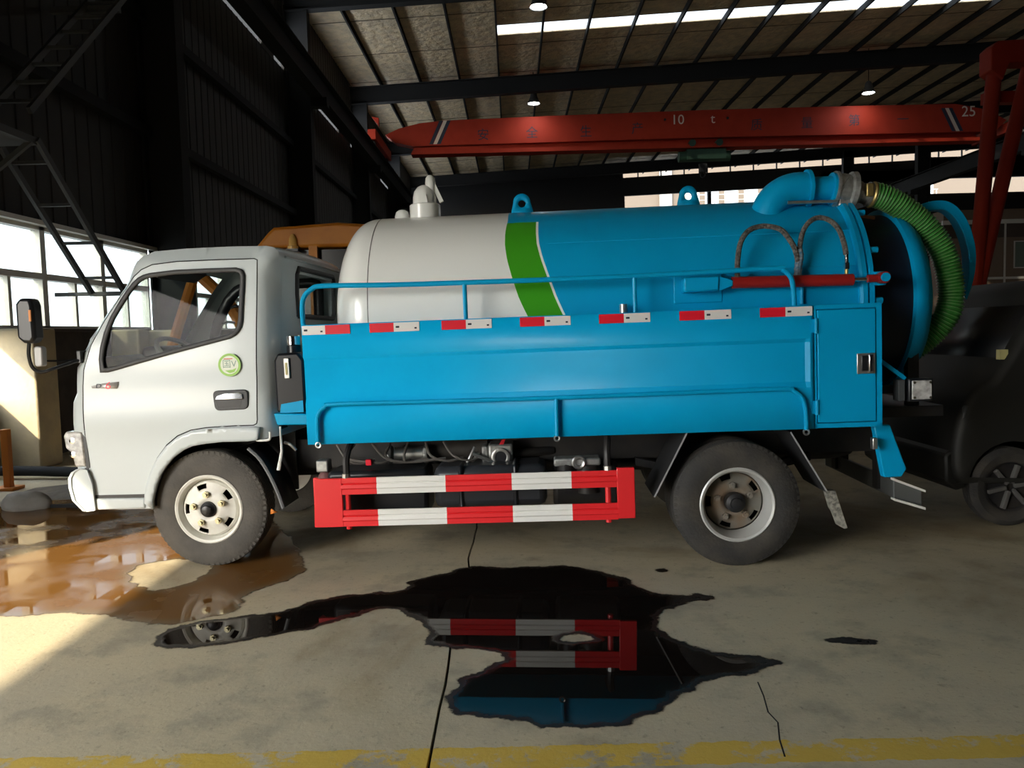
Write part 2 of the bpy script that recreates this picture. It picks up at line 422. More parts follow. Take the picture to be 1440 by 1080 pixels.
# ================================================================== THE HALL
WX = -6.1                                            # inner face of the left wall
ROOF = lambda x: 11.62+.0445*x                        # underside of the roof sheet
YC = [-4.2, 4.5, 13.2, 21.9, 30.6, 39.3, 48.0]        # frames of the hall
YB, YE, XR = -12.0, 52.0, 46.0

g = struct(obj('ground_outside', B().add([(-160,-160,-.06),(200,-160,-.06),(200,220,-.06),(-160,220,-.06)], [(0,1,2,3)]), OUTG, smooth=0))

# floor: concrete slabs with open joints over a dark bed
floor = struct(obj('floor', B().box(WX-.3, XR, YB, YE, -.05, -.03), mat('joint filler', (.02,.017,.014), .9), smooth=0))
def wig(n, a): 
    r = random.Random(n); return [r.uniform(-a, a) for _ in range(400)]
JX = [WX, -.32, 5.6, 11.5, 17.4, 23.3, 29.2, 35.1, 41, XR]
JY = [YB, -3.5, 8.6, 20.7, 32.8, 44.9, YE]
wob = [wig(i, .012) for i in range(len(JX))]
for i in range(len(JX)-1):
    for j in range(len(JY)-1):
        a, c, y0, y1 = JX[i], JX[i+1], JY[j], JY[j+1]
        n = 60 if i < 2 and j == 1 else 1
        left = [(a+.006+(wob[i][k] if 0 < k < n and n > 1 else 0), y0+.008+(y1-y0-.016)*k/n) for k in range(n+1)]
        right = [(c-.006+(wob[i+1][k] if 0 < k < n and n > 1 and i < 1 else 0), y0+.008+(y1-y0-.016)*k/n) for k in range(n+1)]
        vs = [(x, y, z) for z in (0, -.03) for x, y in left+right]
        m = n+1; fs = [(k, m+k, m+k+1, k+1) for k in range(n)]
        o2 = 2*m
        fs += [(k, k+1, o2+k+1, o2+k) for k in range(n)]+[(m+k+1, m+k, o2+m+k, o2+m+k+1) for k in range(n)]
        fs += [(0, o2, o2+m, m), (n, m+n, o2+m+n, o2+n)]
        obj('slab', B().add(vs, fs), FLOORM, floor, smooth=0)
# thin crack running off the yellow line
obj('crack', B().tube([(.985,3.11,-.004),(.97,2.99,-.004),(.945,2.86,-.004),(.955,2.78,-.004),(.92,2.66,-.004),(.90,2.55,-.004)], .0055, 6), mat('joint filler', (0,0,0)), floor)

# left wall: plinth, window band, cladding
DOOR0, DOOR1, DOORZ = -6.1, 1.47, 3.95
SUN_OPENING = (7.4, 8.93, .86, 1.66)  # unseen opening, sized so the sun reaches the first pier
wl = struct(obj('wall_left', B().box(WX-.24, WX, DOOR1, SUN_OPENING[0], 0, 1.66).box(WX-.24, WX, SUN_OPENING[0], SUN_OPENING[1], 0, SUN_OPENING[2])
    .box(WX-.24, WX, SUN_OPENING[1], YE, 0, 1.66).box(WX-.24, WX, YB, DOOR0, 0, 1.66), PLINTH, smooth=0),)
# cladding sheets with ribs, above the windows
def clad_mesh(width, z0, z1):
    b = B(); n = int(width/.29)
    b.box(WX-.10, WX-.06, 0, width, z0, z1)
    for k in range(n): 
        y = (k+.5)*width/n
        b.prism([(WX-.06, y-.03), (WX-.047, y-.015), (WX-.047, y+.015), (WX-.06, y+.03)], z0, z1, 'z')
    return b
SLIT0, SLIT1 = 8.86, 10.0                      # narrow slit beside the runway, widened unseen behind it to light the roof
first = {}
def clad(y0, width, z0, z1):
    k = (round(width,3), z0, z1)
    if k not in first:
        first[k] = obj('cladding_sheet', clad_mesh(width, z0, z1), CLAD, wl, smooth=0); first[k].location.y = y0
    else: share(first[k], wl, (0, y0, 0))
y = YB
while y < YE-.1:
    over_door = y > DOOR0-.1 and y+1.0 < DOOR1+.1
    zb_ = DOORZ if over_door else 3.02
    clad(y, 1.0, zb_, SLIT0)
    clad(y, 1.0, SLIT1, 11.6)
    y += 1.0
# light slit is closed for most of its length by patches over the joint
b = B()
for a, c in ((19.8,20.8),(21.7,23.4),(24.2,25.2),(28.4,30.4),(31.4,33.2),(34.6,37.2),(40,52)): b.box(WX-.1, WX-.03, a, c, 8.80, 9.05)
b.box(WX-.1, WX-.04, YB, 14.6, 8.8, 10.05)
obj('joint_cover', b, CLAD, wl, smooth=0)
obj('sky_blocker', B().prism([(WX-.05,10.0),(WX-2.6,9.85),(WX-2.6,9.9),(WX-.05,10.06)], 13.5, YE), CLAD, wl, smooth=0)  # unseen sheet added outside to keep high sky light off the floor
# blank panel below the cladding where no window stands
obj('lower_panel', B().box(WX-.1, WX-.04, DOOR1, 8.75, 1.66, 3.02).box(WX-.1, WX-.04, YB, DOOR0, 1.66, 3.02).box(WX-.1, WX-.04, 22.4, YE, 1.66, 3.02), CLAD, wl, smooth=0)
for z in (4.9, 6.8):
    obj('girt', B().box(WX-.02, WX+.12, YB, YE, z, z+.16), STEELD, wl, smooth=0)
obj('door_lintel', B().box(WX-.12, WX+.05, DOOR0-.2, DOOR1+.15, DOORZ, DOORZ+.25), STEELD, wl, smooth=0)
obj('door_jamb', B().box(WX-.26, WX+.05, DOOR1, DOOR1+.15, 0, DOORZ), STEELD, wl, smooth=0)
obj('door_jamb', B().box(WX-.26, WX+.05, DOOR0-.15, DOOR0, 0, DOORZ), STEELD, wl, smooth=0)
obj('window_head', B().box(WX-.09, WX+.09, 8.75, 22.4, 3.0, 3.06), ALU, wl, smooth=0)
obj('window_sill', B().box(WX-.26, WX+.06, 8.75, 22.4, 1.63, 1.67), PLINTH, wl, smooth=0)

def window(n, y0, y1):
    z0, zt, z1 = 1.67, 2.36, 3.0; ym = (y0+y1)/2
    fr = B().box(WX-.14, WX-.02, y0, y0+.055, z0, z1).box(WX-.14, WX-.02, y1-.055, y1, z0, z1).box(WX-.14, WX-.02, y0, y1, z1-.05, z1).box(WX-.14, WX-.02, y0, y1, z0, z0+.04)
    o = struct(obj('window_%d' % n, fr, ALU, smooth=0))
    obj('transom', B().box(WX-.14, WX+.01, y0+.05, y1-.05, zt-.05, zt+.03), ALU, o, smooth=0)
    obj('mullion', B().box(WX-.13, WX-.03, ym-.03, ym+.03, z0+.04, zt-.05), ALU, o, smooth=0)
    for a, c, d, e in ((y0+.05, y1-.05, zt+.03, z1-.05), (y0+.05, ym-.03, z0+.04, zt-.05), (ym+.03, y1-.05, z0+.04, zt-.05)):
        obj('pane', B().add([(WX-.08, a, d), (WX-.08, c, d), (WX-.08, c, e), (WX-.08, a, e)], [(0,1,2,3)]), WINGLASS, o, smooth=0)
wy = [8.72, 10.14, 11.6, 13.06]
for k in range(3): window(k+1, wy[k], wy[k+1])
wy = [13.5+k*1.48 for k in range(7)]
for k in range(6): window(k+4, wy[k], wy[k+1])

# beige piers in front of the plinth
for k, (x0, x1, y0, y1) in enumerate(((WX, -5.58, 8.96, 9.4), (WX+.05, -5.62, 11.55, 11.9), (WX+.05, -5.6, 12.75, 13.0))):
    o = obj('wall_pier', B().box(x0, x1, y0, y1, 0, 1.665-.005*k), PIERM, bevel=.03)
    struct(o)

# columns, rafters, runway beams
colm = None
for k, yy in enumerate(YC):
    b = B().box(WX+.0, WX+.03, yy-.15, yy+.15, 0, 10.6).box(-5.49, -5.46, yy-.15, yy+.15, 0, 10.45).box(WX+.03, -5.49, yy-.012, yy+.012, 0, 10.6)
    o = struct(obj('steel_column', b, STEELD, smooth=0), 'dark steel column %s against the left wall' % ['first','second','third','fourth','fifth','sixth','seventh'][k], 'column')
rb = struct(obj('runway_beam', B().box(-5.45, -5.1, YB, YE, 8.1, 8.13).box(-5.29, -5.26, YB, YE, 8.13, 8.77).box(-5.45, -5.1, YB, YE, 8.77, 8.80).box(-5.31, -5.24, YB, YE, 8.8, 8.87), STEELD, smooth=0))
rb2 = struct(obj('runway_beam', B().box(20.15, 20.5, YB, YE, 8.1, 8.13).box(20.31, 20.34, YB, YE, 8.13, 8.77).box(20.15, 20.5, YB, YE, 8.77, 8.80), STEELD, smooth=0))
for k, yy in enumerate(YC[2:]):
    o = struct(obj('middle_column', B().box(20.5, 20.55, yy-.15, yy+.15, 0, ROOF(20.6)-.5).box(21.1, 21.15, yy-.15, yy+.15, 0, ROOF(20.6)-.5).box(20.55, 21.1, yy-.012, yy+.012, 0, ROOF(20.6)-.5).box(20.15, 20.5, yy-.14, yy+.14, 7.9, 8.1), STEELD, smooth=0))

for yy in YC: obj('bracket', B().box(-5.45, -5.0, yy-.14, yy+.14, 7.85, 8.1), STEELD, rb, smooth=0)
# ceiling: foil insulation sheets, purlins, translucent strip
SK0, SK1, SKX = 26.15, 27.0, -.3
def roofsheet(x0, x1, y0, y1, t=.05):
    return [(x0,y0,ROOF(x0)),(x1,y0,ROOF(x1)),(x1,y1,ROOF(x1)),(x0,y1,ROOF(x0)),(x0,y0,ROOF(x0)+t),(x1,y0,ROOF(x1)+t),(x1,y1,ROOF(x1)+t),(x0,y1,ROOF(x0)+t)], [(0,3,2,1),(4,5,6,7),(0,1,5,4),(1,2,6,5),(2,3,7,6),(3,0,4,7)]
c = B(); c.add(*roofsheet(WX-.3, XR, YB, SK0)); c.add(*roofsheet(WX-.3, XR, SK1, YE+.3)); c.add(*roofsheet(WX-.3, SKX, SK0, SK1))
ceil = struct(obj('ceiling', c, INSUL, smooth=0))
for yy in YC:                                        # rafters carrying the roof
    r = B(); z = lambda x: 10.72+.0445*x
    for d0, d1, hw_ in ((0, .03, .14), (.03, .62, .012), (.62, .65, .14)):
        r.prism([(WX, z(WX)+d0), (XR, z(XR)+d0), (XR, z(XR)+d1), (WX, z(WX)+d1)], yy-hw_, yy+hw_)
    obj('rafter', r, STEELD, ceil, smooth=0)
s = B()
xs = list(np.arange(SKX, XR, 1.0))
s.add([(x, yy, ROOF(x)+.02) for x in xs for yy in (SK0-.03, SK1+.03)], [(2*i, 2*i+2, 2*i+3, 2*i+1) for i in range(len(xs)-1)])
obj('skylight_sheet', s, SKYLT, ceil, smooth=0)
pm = None
x = -4.92
while x < XR-.5:
    if pm is None:
        pm = obj('purlin', B().box(-.03, .03, YB, YE+.2, -.2, -.19).box(-.03, -.022, YB, YE+.2, -.19, 0).box(-.03, .03, YB, YE+.2, -.01, 0), STEELD, ceil, smooth=0)
        pm.location = (x, 0, ROOF(x))
    else: share(pm, ceil, (x, 0, ROOF(x)))
    x += 1.54
for yy in np.arange(YB+2.2, YE, 2.9):      # thin straps holding the insulation
    obj('strap', B().bar((WX, yy, ROOF(WX)-.012), (XR, yy, ROOF(XR)-.012), .02, .01), STEELD, ceil, smooth=0)

# far end wall (solid on the left, open on the right), right wall, wall behind
we = struct(obj('wall_end', B().prism([(WX-.3,0),(7.6,0),(7.6,ROOF(7.6)),(WX-.3,ROOF(WX-.3))], YE, YE+.2).box(7.6, 20.8, YE, YE+.2, 0, 9.3).box(20.8, 28.0, YE, YE+.2, 0, 11.6).box(28.0, XR, YE, YE+.2, 0, 10.0).box(28.0, XR, YE, YE+.2, 11.0, 12.4).prism([(7.6, 10.35), (XR, 11.5), (XR, 12.9), (7.6, 11.55)], YE, YE+.2), STEELD, smooth=0))
for xx in (7.6, 13.4, 20.8, 28, 36): obj('end_post', B().box(xx-.12, xx+.12, YE+.2, YE+.42, 0, 11.3), STEELD, we, smooth=0)
for xx in np.arange(8.6, 45, 1.54): obj('end_stub', B().box(xx-.04, xx+.04, YE+.02, YE+.1, 11.55+.035*(xx-7.6), ROOF(xx)), STEELD, we, smooth=0)
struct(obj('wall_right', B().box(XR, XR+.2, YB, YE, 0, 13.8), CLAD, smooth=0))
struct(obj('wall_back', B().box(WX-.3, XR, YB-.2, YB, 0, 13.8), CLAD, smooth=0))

# building across the yard, seen through the open end
fb = thing('facade_building', 'beige building with white balcony railings beyond the open far end', 'building', (12, 78, 0))
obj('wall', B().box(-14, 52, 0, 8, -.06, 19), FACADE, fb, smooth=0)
obj('pilaster', B().box(3.0, 4.2, -.35, 0, 0, 19), FTRIM, fb, smooth=0)
for lv in (9.3, 13.2):
    obj('balcony', B().box(5, 30, -1.6, 0, lv, lv+.25), FTRIM, fb, smooth=0)
    for k in range(13):
        o = obj('window', B().box(5.6+k*1.95, 7.0+k*1.95, -.05, .02, lv+.5, lv+2.7), FTRIM, fb, smooth=0)
        obj('pane', B().box(5.7+k*1.95, 6.9+k*1.95, -.07, -.05, lv+.6, lv+2.6), mat('pale window pane', (.2,.23,.25), .15), o, smooth=0)
    rl = B().box(5, 30, -1.6, -1.55, lv+1.2, lv+1.28).box(5, 30, -1.6, -1.55, lv+.7, lv+.75)
    obj('railing', rl, FTRIM, fb, smooth=0)
    for k in range(17): obj('railing_post', B().box(5+k*1.55, 5.08+k*1.55, -1.62, -1.54, lv+.25, lv+1.28), FTRIM, fb, smooth=0)

# office block inside the hall, far right
of = thing('office_block', 'brown two-storey office wall with white trims inside the hall at far right', 'office', (22.4, 40.2, 0))
obj('wall', B().box(0, 18, 0, 5, 0, 7.2), OFFICE, of, smooth=0)
obj('cornice', B().box(-.1, 18.1, -.14, 0, 6.45, 6.66), TRIMW, of, smooth=0)
obj('string_course', B().box(-.05, 18.05, -.08, 0, 3.6, 3.72), TRIMW, of, smooth=0)
obj('eave_panel', B().box(0, 18, -.05, 0, 5.75, 6.45), mat('dark eave', (.07,.05,.04), .8), of, smooth=0)
for k in range(5): obj('downpipe', B().cyl((3.15+k*3.2, -.08, 0), (3.15+k*3.2, -.08, 6.45), .05, 10), TRIMW, of)
for k in range(5):
    o = obj('window', B().box(1.45+k*2.2, 2.15+k*2.2, -.05, 0, 4.15, 5.55), TRIMW, of, smooth=0)
    obj('pane', B().box(1.5+k*2.2, 2.1+k*2.2, -.06, -.05, 4.2, 5.5), mat('greenish office pane', (.2,.24,.2), .15), o, smooth=0)

# ------------------------------------------------------------------ travelling crane
cr = thing('overhead_crane', 'long red overhead travelling crane with tapered ends and white 10 t marking', 'crane', (0, 32.2, 0))
CY0, CY1 = -.28, .28
obj('girder', B().prism([(-5.0,9.62),(-4.45,9.86),(-3.6,10.05),(-2.6,10.14),(2,10.22),(8,10.30),(14,10.31),(18.2,10.29),(19.4,10.05),(20.3,9.6),(19.9,9.22),(19.2,9.16),(8,9.2),(-3.9,9.14),(-4.6,9.3)], CY0, CY1), CRANER, cr, smooth=0)
obj('lower_web', B().box(-3.9, 19.2, -.05, .05, 8.9, 9.2), CRANER, cr, smooth=0)
obj('bottom_flange', B().prism([(-3.98,8.8),(19.25,8.8),(19.2,8.93),(-3.9,8.97)], -.32, .32), CRANER, cr, smooth=0)
for sx in (-5.27, 20.32):
    o = obj('end_carriage', B().box(sx-.16, sx+.16, -1.9, 1.9, 9.05, 9.45), CRANER, cr, bevel=.02)
    for yy in (-1.5, 1.5): obj('wheel', B().cyl((sx-.06, yy, 9.06), (sx+.06, yy, 9.06), .17, 20), STEELD, o)
obj('buffer', B().prism([(-5.25,9.9),(-4.98,9.55),(-4.98,9.85)], -1.95, -1.75), CRANER, cr, smooth=0)
fy = CY0-.004
def band(x0t, x0b, wd, m): obj('hazard_stripe', B().add([(x0b,fy,9.2),(x0b+wd,fy,9.2),(x0t+wd,fy,10.13),(x0t,fy,10.13)], [(0,1,2,3)]), m, cr, smooth=0)
for dx, m in ((0, DARKTXT), (.13, PALETXT), (.24, DARKTXT)):
    band(-2.78+dx*1.3, -3.22+dx*1.3, .15, m); band(17.62+dx*1.3, 18.08+dx*1.3, .15, m)
def sign(txt, x, z, size, m): obj('lettering', text_b(txt, size, lambda a, c_: (x+a, fy-.003, z+c_)), m, cr, smooth=0)
for ch, x, z in zip('安全生产质量第一', (-1.01,.98,3.18,5.28,10.13,12.18,14.1,16.08), (9.5,9.54,9.53,9.6,9.62,9.65,9.7,9.7)): sign(ch, x, z, .5, DARKTXT)
sign('10', 6.92, 9.92, .55, PALETXT); sign('t', 8.35, 9.93, .55, PALETXT); sign('25', 18.75, 9.96, .6, PALETXT)
for x in (6.4, 8.95): obj('bolt_plate', B().cyl((x, fy, 9.95), (x, fy-.03, 9.95), .05, 10), STEELD, cr)
ho = obj('hoist', B().box(7.3, 8.9, -.25, .25, 8.35, 8.75).cyl((7.0,0,8.5),(9.1,0,8.5), .22, 16), mat('dark green hoist', (.012,.04,.025), .5), cr)
obj('trolley_wheel', B().cyl((7.5,-.38,8.98),(7.5,.38,8.98), .14, 16).cyl((8.6,-.38,8.98),(8.6,.38,8.98), .14, 16), mat('dark green hoist', (0,0,0)), ho)
obj('hook_block', B().box(7.85, 8.15, -.12, .12, 7.85, 8.2).torus((8.0,0,7.75),(0,1,0), .1, .03, 16, 8), STEELD, ho)

# high-bay lamps
def lamp(x, y, z, label, lit=True):
    o = thing('high_bay_lamp', label, 'lamp', (x, y, z), group='high-bay lamps under the roof')
    obj('reflector', B().lathe([(.08,.46),(.12,.40),(.15,.26),(.25,.02),(.26,0),(.24,.01),(.14,.25),(.0,.28)], (0,0,0), (0,0,1), 24), mat('lamp housing', (.08,.08,.08), .4, metal=.4), o)
    obj('bulb', B().lathe([(0,.0),(.19,.02),(.21,.06),(.0,.07)], (0,0,0), (0,0,1), 24), BULB, o)
    obj('stem', B().cyl((0,0,.45),(0,0,ROOF(x)-z+.005), .015, 8), STEELD, o)
lamp(.95, 22.4, 10.62, 'lit high-bay lamp at top edge above the tank')
lamp(1.05, 31.0, 10.44, 'lit high-bay lamp hanging just above the left half of the crane')
lamp(14.25, 31.0, 10.52, 'lit high-bay lamp hanging above the right half of the crane')
lamp(15.2, 23.3, 11.25, 'lit high-bay lamp cut off by the top right edge')

# ------------------------------------------------------------------ red gantry leg at the right edge
gl = thing('gantry_frame', 'red steel gantry leg frame with slanting struts at right edge', 'gantry', (8.2, 14.0, 0))
obj('top_beam', B().prism([(.30,5.86),(.30,6.25),(.42,6.36),(4.2,6.5),(4.2,6.02),(.95,5.98),(.62,5.98),(.52,5.7)], -.18, .18), CRANER, gl, bevel=.015)
obj('tie_beam', B().box(.5, 4.2, .25, .45, 5.42, 5.62), CRANER, gl, smooth=0)
obj('strut', B().tube([(.47,0,5.95),(.11,0,1.2),(.05,0,.5)], .125, 14), CRANER, gl)
obj('strut', B().tube([(1.15,.1,5.98),(.3,.05,2.26),(.0,.05,.6)], .125, 14), CRANER, gl)
obj('foot', B().box(-.7, .8, -.25, .25, .12, .6), CRANER, gl, bevel=.03)
for xx in (-.45, .55): obj('foot_wheel', B().cyl((xx,-.1,.14),(xx,.1,.14), .14, 16), STEELD, gl)

# ------------------------------------------------------------------ switchback access stair on the left wall
st = thing('access_stair', 'steep grey steel switchback stair rising beside the window wall', 'stair', (0, 0, 0))
xa, xb = -5.62, -5.18
def flight(y0, z0, y1, z1, n):
    for xx in (xa, xb): obj('stringer', B().bar((xx,y0,z0),(xx,y1,z1), .045, .075), STEELM, st, smooth=0)
    for k in range(n):
        t = (k+.5)/n; yy = y0+(y1-y0)*t; zz = z0+(z1-z0)*t
        obj('tread', B().box(xa, xb, yy-.025, yy+.025, zz-.018, zz+.018), STEELM, st, smooth=0)
flight(8.6, 3.72, 10.35, 2.12, 4); flight(8.5, 4.0, 12.8, 8.05, 13)
obj('landing', B().box(xa-.45, xb, 7.7, 8.62, 3.66, 3.74), STEELM, st, smooth=0)
for yy in (7.8, 8.5): obj('landing_bracket', B().bar((WX+.02,yy,3.0),(xb,yy,3.68), .05, .05), STEELM, st, smooth=0)
obj('top_bracket', B().box(WX, xb, 12.75, 12.83, 7.98, 8.06), STEELM, st, smooth=0)
obj('wall_tie', B().box(WX, xb, 10.30, 10.35, 2.1, 2.15), STEELM, st, smooth=0)
obj('wall_tie', B().box(WX, xb, 10.6, 10.68, 5.9, 5.98), STEELM, st, smooth=0)
obj('foot_brace', B().bar((xb,10.36,2.12),(xa,10.36,2.12), .05, .05), STEELM, st, smooth=0)

# ================================================================== THE TRUCK
# local axes: x rearwards along the truck, y away from the camera, z up; origin on the ground under the front axle
tk = thing('vacuum_tanker_truck', 'white and blue vacuum tanker truck with red and white side guard', 'truck', (-1.916, 5.759, 0), -math.radians(2.6))
RK = math.radians(.8); ck, sk_ = math.cos(RK), math.sin(RK)
def rake(p): return (p[0]*ck-(p[2]-.38)*sk_, p[1], .38+p[0]*sk_+(p[2]-.38)*ck)     # unladen stance: tail a little higher than the nose
def part(name, b, m, parent=None, **k): return obj(name, b, m, parent or tk, xf=rake, **k)

# ---- cab
HW = .87
def cs(p): return (1.93+(p[0]-1.93)*1.0125, 1.48+(p[1]-1.48)*1.0125)
front = [(-.875,.40),(-.90,.50),(-.908,.70),(-.910,.956),(-.897,1.10),(-.879,1.23),(-.856,1.343),(-.827,1.41),(-.788,1.499),(-.667,1.675),(-.538,1.849),(-.475,1.945),(-.435,1.996),(-.386,2.034),(-.315,2.058),(-.109,2.067),(.165,2.068),(.414,2.062),(.465,2.05),(.492,2.018),(.497,1.974),(.488,1.8),(.468,1.3),(.452,.845)]
front = [cs(p) for p in front]
rim_line = resample(front, .03, closed=False)
arch_in = [cs(p) for p in [(.40,.845),(.28,.832),(.12,.834),(.005,.825),(-.08,.812),(-.145,.785),(-.21,.74),(-.259,.688),(-.30,.63),(-.327,.575),(-.35,.51),(-.363,.461),(-.363,.415)]]
arch_out = [cs(p) for p in [(.36,.916),(.323,.92),(.15,.921),(.011,.916),(-.09,.902),(-.177,.868),(-.25,.815),(-.316,.735),(-.36,.655),(-.392,.577),(-.408,.51),(-.414,.455)]]
cab_outline = rim_line + resample(arch_in, .03, closed=False) + [cs((-.6,.415))]
def hw(w): return HW + .010*math.exp(-((w-1.0)/.12)**2) - (.085*max(0, (w-1.32)/.76)**1.25)
def rad(w_): return .12-.065*min(1, max(0, (w_-1.86)/.14))          # tight roof edge, softer front and rear corners
RIMA = np.array(rim_line)
def cab_v(P, line=rim_line):
    d = dist_line(P, line); o = []
    near = [RIMA[np.argmin(((RIMA-np.array(p))**2).sum(1)), 1] for p in P]
    for (u_, w_), dd, nw in zip(P, d, near):
        r = rad(nw); cut = 0 if dd >= r else r-math.sqrt(max(0, r*r-(r-dd)**2))
        o.append(hw(w_)-cut)
    return o
def cab_sheet(outline, holes, sign_, grid=.045, off=0.0):
    V, F = fill2d(outline, holes, grid); h = cab_v(V)
    return B().add([(p[0], sign_*(hh+off), p[1]) for p, hh in zip(V, h)], F)
door_out = [(.374,1.968),(.372,1.85),(.368,1.722),(.354,1.278),(.343,.965),(.336,.940),(.315,.930),(.196,.931),(.011,.925),(-.09,.912),(-.18,.878),(-.255,.822),(-.322,.740),(-.368,.655),(-.40,.577),(-.415,.508),(-.58,.504),(-.771,.505),(-.779,.65),(-.782,.80),(-.780,.95),(-.778,1.092),(-.773,1.21),(-.760,1.318),(-.709,1.477),(-.629,1.618),(-.510,1.792),(-.425,1.895),(-.376,1.938),(-.305,1.967),(-.145,1.980),(.127,1.980),(.30,1.977),(.355,1.977)]
door_out = resample([cs(p) for p in door_out], .04)
win = [(-.638,1.308),(-.642,1.38),(-.632,1.449),(-.605,1.545),(-.565,1.639),(-.515,1.72),(-.461,1.80),(-.422,1.845),(-.387,1.877),(-.355,1.892),(-.316,1.901),(-.155,1.914),(.05,1.915),(.24,1.913),(.272,1.902),(.284,1.872),(.275,1.72),(.266,1.59),(.258,1.553),(.243,1.527),(.222,1.507),(.19,1.491),(-.2,1.405),(-.6,1.308)]
win = resample([cs(p) for p in win], .05)
gap = inset(door_out, -.004); doorp = inset(door_out, .003)
side = part('cab_body', cab_sheet(cab_outline, [gap], -1), CABW, smooth=60)
seal_out = inset(win, -.012); seal_in = inset(win, .016)
door = part('door', cab_sheet(doorp, [seal_out], -1), CABW, smooth=60)
def ring(o1, o2, off):
    V, F = fill2d(o1, [o2], 0); h = cab_v(V); return B().add([(p[0], -(hh+off), p[1]) for p, hh in zip(V, h)], F)
part('window_seal', ring(seal_out, seal_in, .003), SEAL, door, thick=.018)
V, F = fill2d(seal_in, [], .08); h = cab_v(V)
part('window_glass', B().add([(p[0], -(hh-.006), p[1]) for p, hh in zip(V, h)], F), CABGLASS, door)
jl = [cs(p) for p in [(.40,2.0),(.40,.90),(0,.88),(-.22,.80),(-.38,.6),(-.43,.47),(-.80,.47),(-.81,1.1),(-.79,1.33),(-.72,1.5),(-.46,1.9),(-.35,2.0)]]
V, F = fill2d(resample(jl, .06), [inset(seal_out, -.03)], .1); h = cab_v(V)
part('door_jamb', B().add([(p[0], -(hh-.03), p[1]) for p, hh in zip(V, h)], F), BLACKP, side)
# far side of the cab
fs_hole = inset(win, -.01)
part('far_side', cab_sheet(cab_outline, [fs_hole], 1, .07), CABW, side, smooth=60)
V, F = fill2d(fs_hole, [], .1); h = cab_v(V)
part('far_window_glass', B().add([(p[0], hh-.006, p[1]) for p, hh in zip(V, h)], F), CABGLASS, side)
V, F = fill2d(inset(win, -.05), [inset(win, .03)], 0); h = cab_v(V)
part('far_window_seal', B().add([(p[0], hh-.05, p[1]) for p, hh in zip(V, h)], F), BLACKP, side, thick=.03)
# skin across: front, windscreen, roof, back
nq = 17; qs = [-1+2*i/(nq-1) for i in range(nq)]
sk_v, roof_f, glass_f, rear_f = [], [], [], []
nn = len(rim_line)
for i, (u_, w_) in enumerate(rim_line):
    a = Vector(rim_line[max(i-1,0)]); c_ = Vector(rim_line[min(i+1,nn-1)]); t = (c_-a).normalized(); nrm = Vector((-t.y, t.x))
    for q in qs:
        y_ = q*(hw(w_)-rad(w_)); bul = .045*(1-q*q)*(1.0 if u_ < 0 else .45)
        sk_v.append((u_+nrm.x*bul, y_, w_+nrm.y*bul))
for i in range(nn-1):
    u_, w_ = rim_line[i]
    for k in range(nq-1):
        f = (i*nq+k, i*nq+k+1, (i+1)*nq+k+1, (i+1)*nq+k); qm = (qs[k]+qs[k+1])/2
        if u_ < -.3 and 1.36 < w_ < 1.97 and abs(qm) < .9: glass_f.append(f)
        elif u_ > .4 and 1.63 < w_ < 1.93 and abs(qm) < .63: rear_f.append(f)
        else: roof_f.append(f)
part('cab_skin', B().add(sk_v, roof_f), CABW, side, smooth=50)
part('windscreen', B().add(sk_v, glass_f), CABGLASS, side, smooth=50)
part('rear_window', B().add(sk_v, rear_f), CABGLASS, side, smooth=50)
def skin_pt(w_, q, rear=True, off=0):
    best = min((i for i in range(nn) if (rim_line[i][0] > 0) == rear), key=lambda i: abs(rim_line[i][1]-w_)); v_ = sk_v[best*nq]; y_ = q*(hw(w_)-rad(w_))
    bul = .045*(1-q*q)*(.45 if rear else 1); return (rim_line[best][0]+(bul+off)*(1 if rear else -1), y_, w_)
part('rear_window_seal', B().tube([skin_pt(w_, q, True, .004) for w_, q in ((1.62,-.6),(1.77,-.645),(1.90,-.64),(1.945,-.58),(1.945,0),(1.945,.58),(1.90,.64),(1.77,.645),(1.66,.645),(1.615,.58),(1.615,0),(1.62,-.6))], .018, 8), SEAL, side)
for w_ in (1.10, 1.22, 1.34, 1.46): part('back_rib', B().tube([skin_pt(w_, q, True, .002) for q in (-.85,-.4,0,.4,.85)], .012, 6), CABW, side)
part('roof_gutter', B().tube([skin_pt(2.0, q, True, .01) for q in (-.9,-.6,-.2,.2,.6,.9)], .009, 6), CABW, side)
part('underside', B().add([(rim_line[0][0]+.05,-.8,.46),(.45,-.8,.86),(.45,.8,.86),(rim_line[0][0]+.05,.8,.46)], [(0,1,2,3)]).box(-.75, .44, -.78, .78, .88, .92), CHASSIS, side, smooth=0)
part('wheel_housing', B().add([(p[0], y_, p[1]+.012) for y_ in (-.86,-.45) for p in arch_in], [(i, i+1, len(arch_in)+i+1, len(arch_in)+i) for i in range(len(arch_in)-1)]).box(-.4, .42, -.46, -.44, .42, .9), CHASSIS, side)
# flared wheel arch, step skirt, bumper, lamp
fl = resample(arch_out, .03, closed=False) + list(reversed(resample([cs((.345,.838))]+arch_in[1:], .03, closed=False)))
V, F = fill2d(fl, [], .02); h = [hw(p[1]) for p in V]
part('wheel_arch_flare', B().add([(p[0], -(hh+.014), p[1]) for p, hh in zip(V, h)], F), CABW, side, thick=.03, smooth=50)
part('step_skirt', B().prism([cs(p) for p in [(-.753,.492),(-.417,.488),(-.420,.417),(-.755,.417)]], -HW-.012, -HW+.2), CABW, side, bevel=.012)
part('step_gap', B().prism([cs(p) for p in [(-.752,.512),(-.417,.510),(-.417,.488),(-.752,.492)]], -HW-.003, -HW+.1), BLACKP, side, smooth=0)
bp = [cs(p) for p in [(-.885,.668),(-.845,.690),(-.80,.680),(-.772,.588),(-.764,.417),(-.826,.411),(-.893,.485),(-.910,.569),(-.908,.63)]]
bm_ = B()
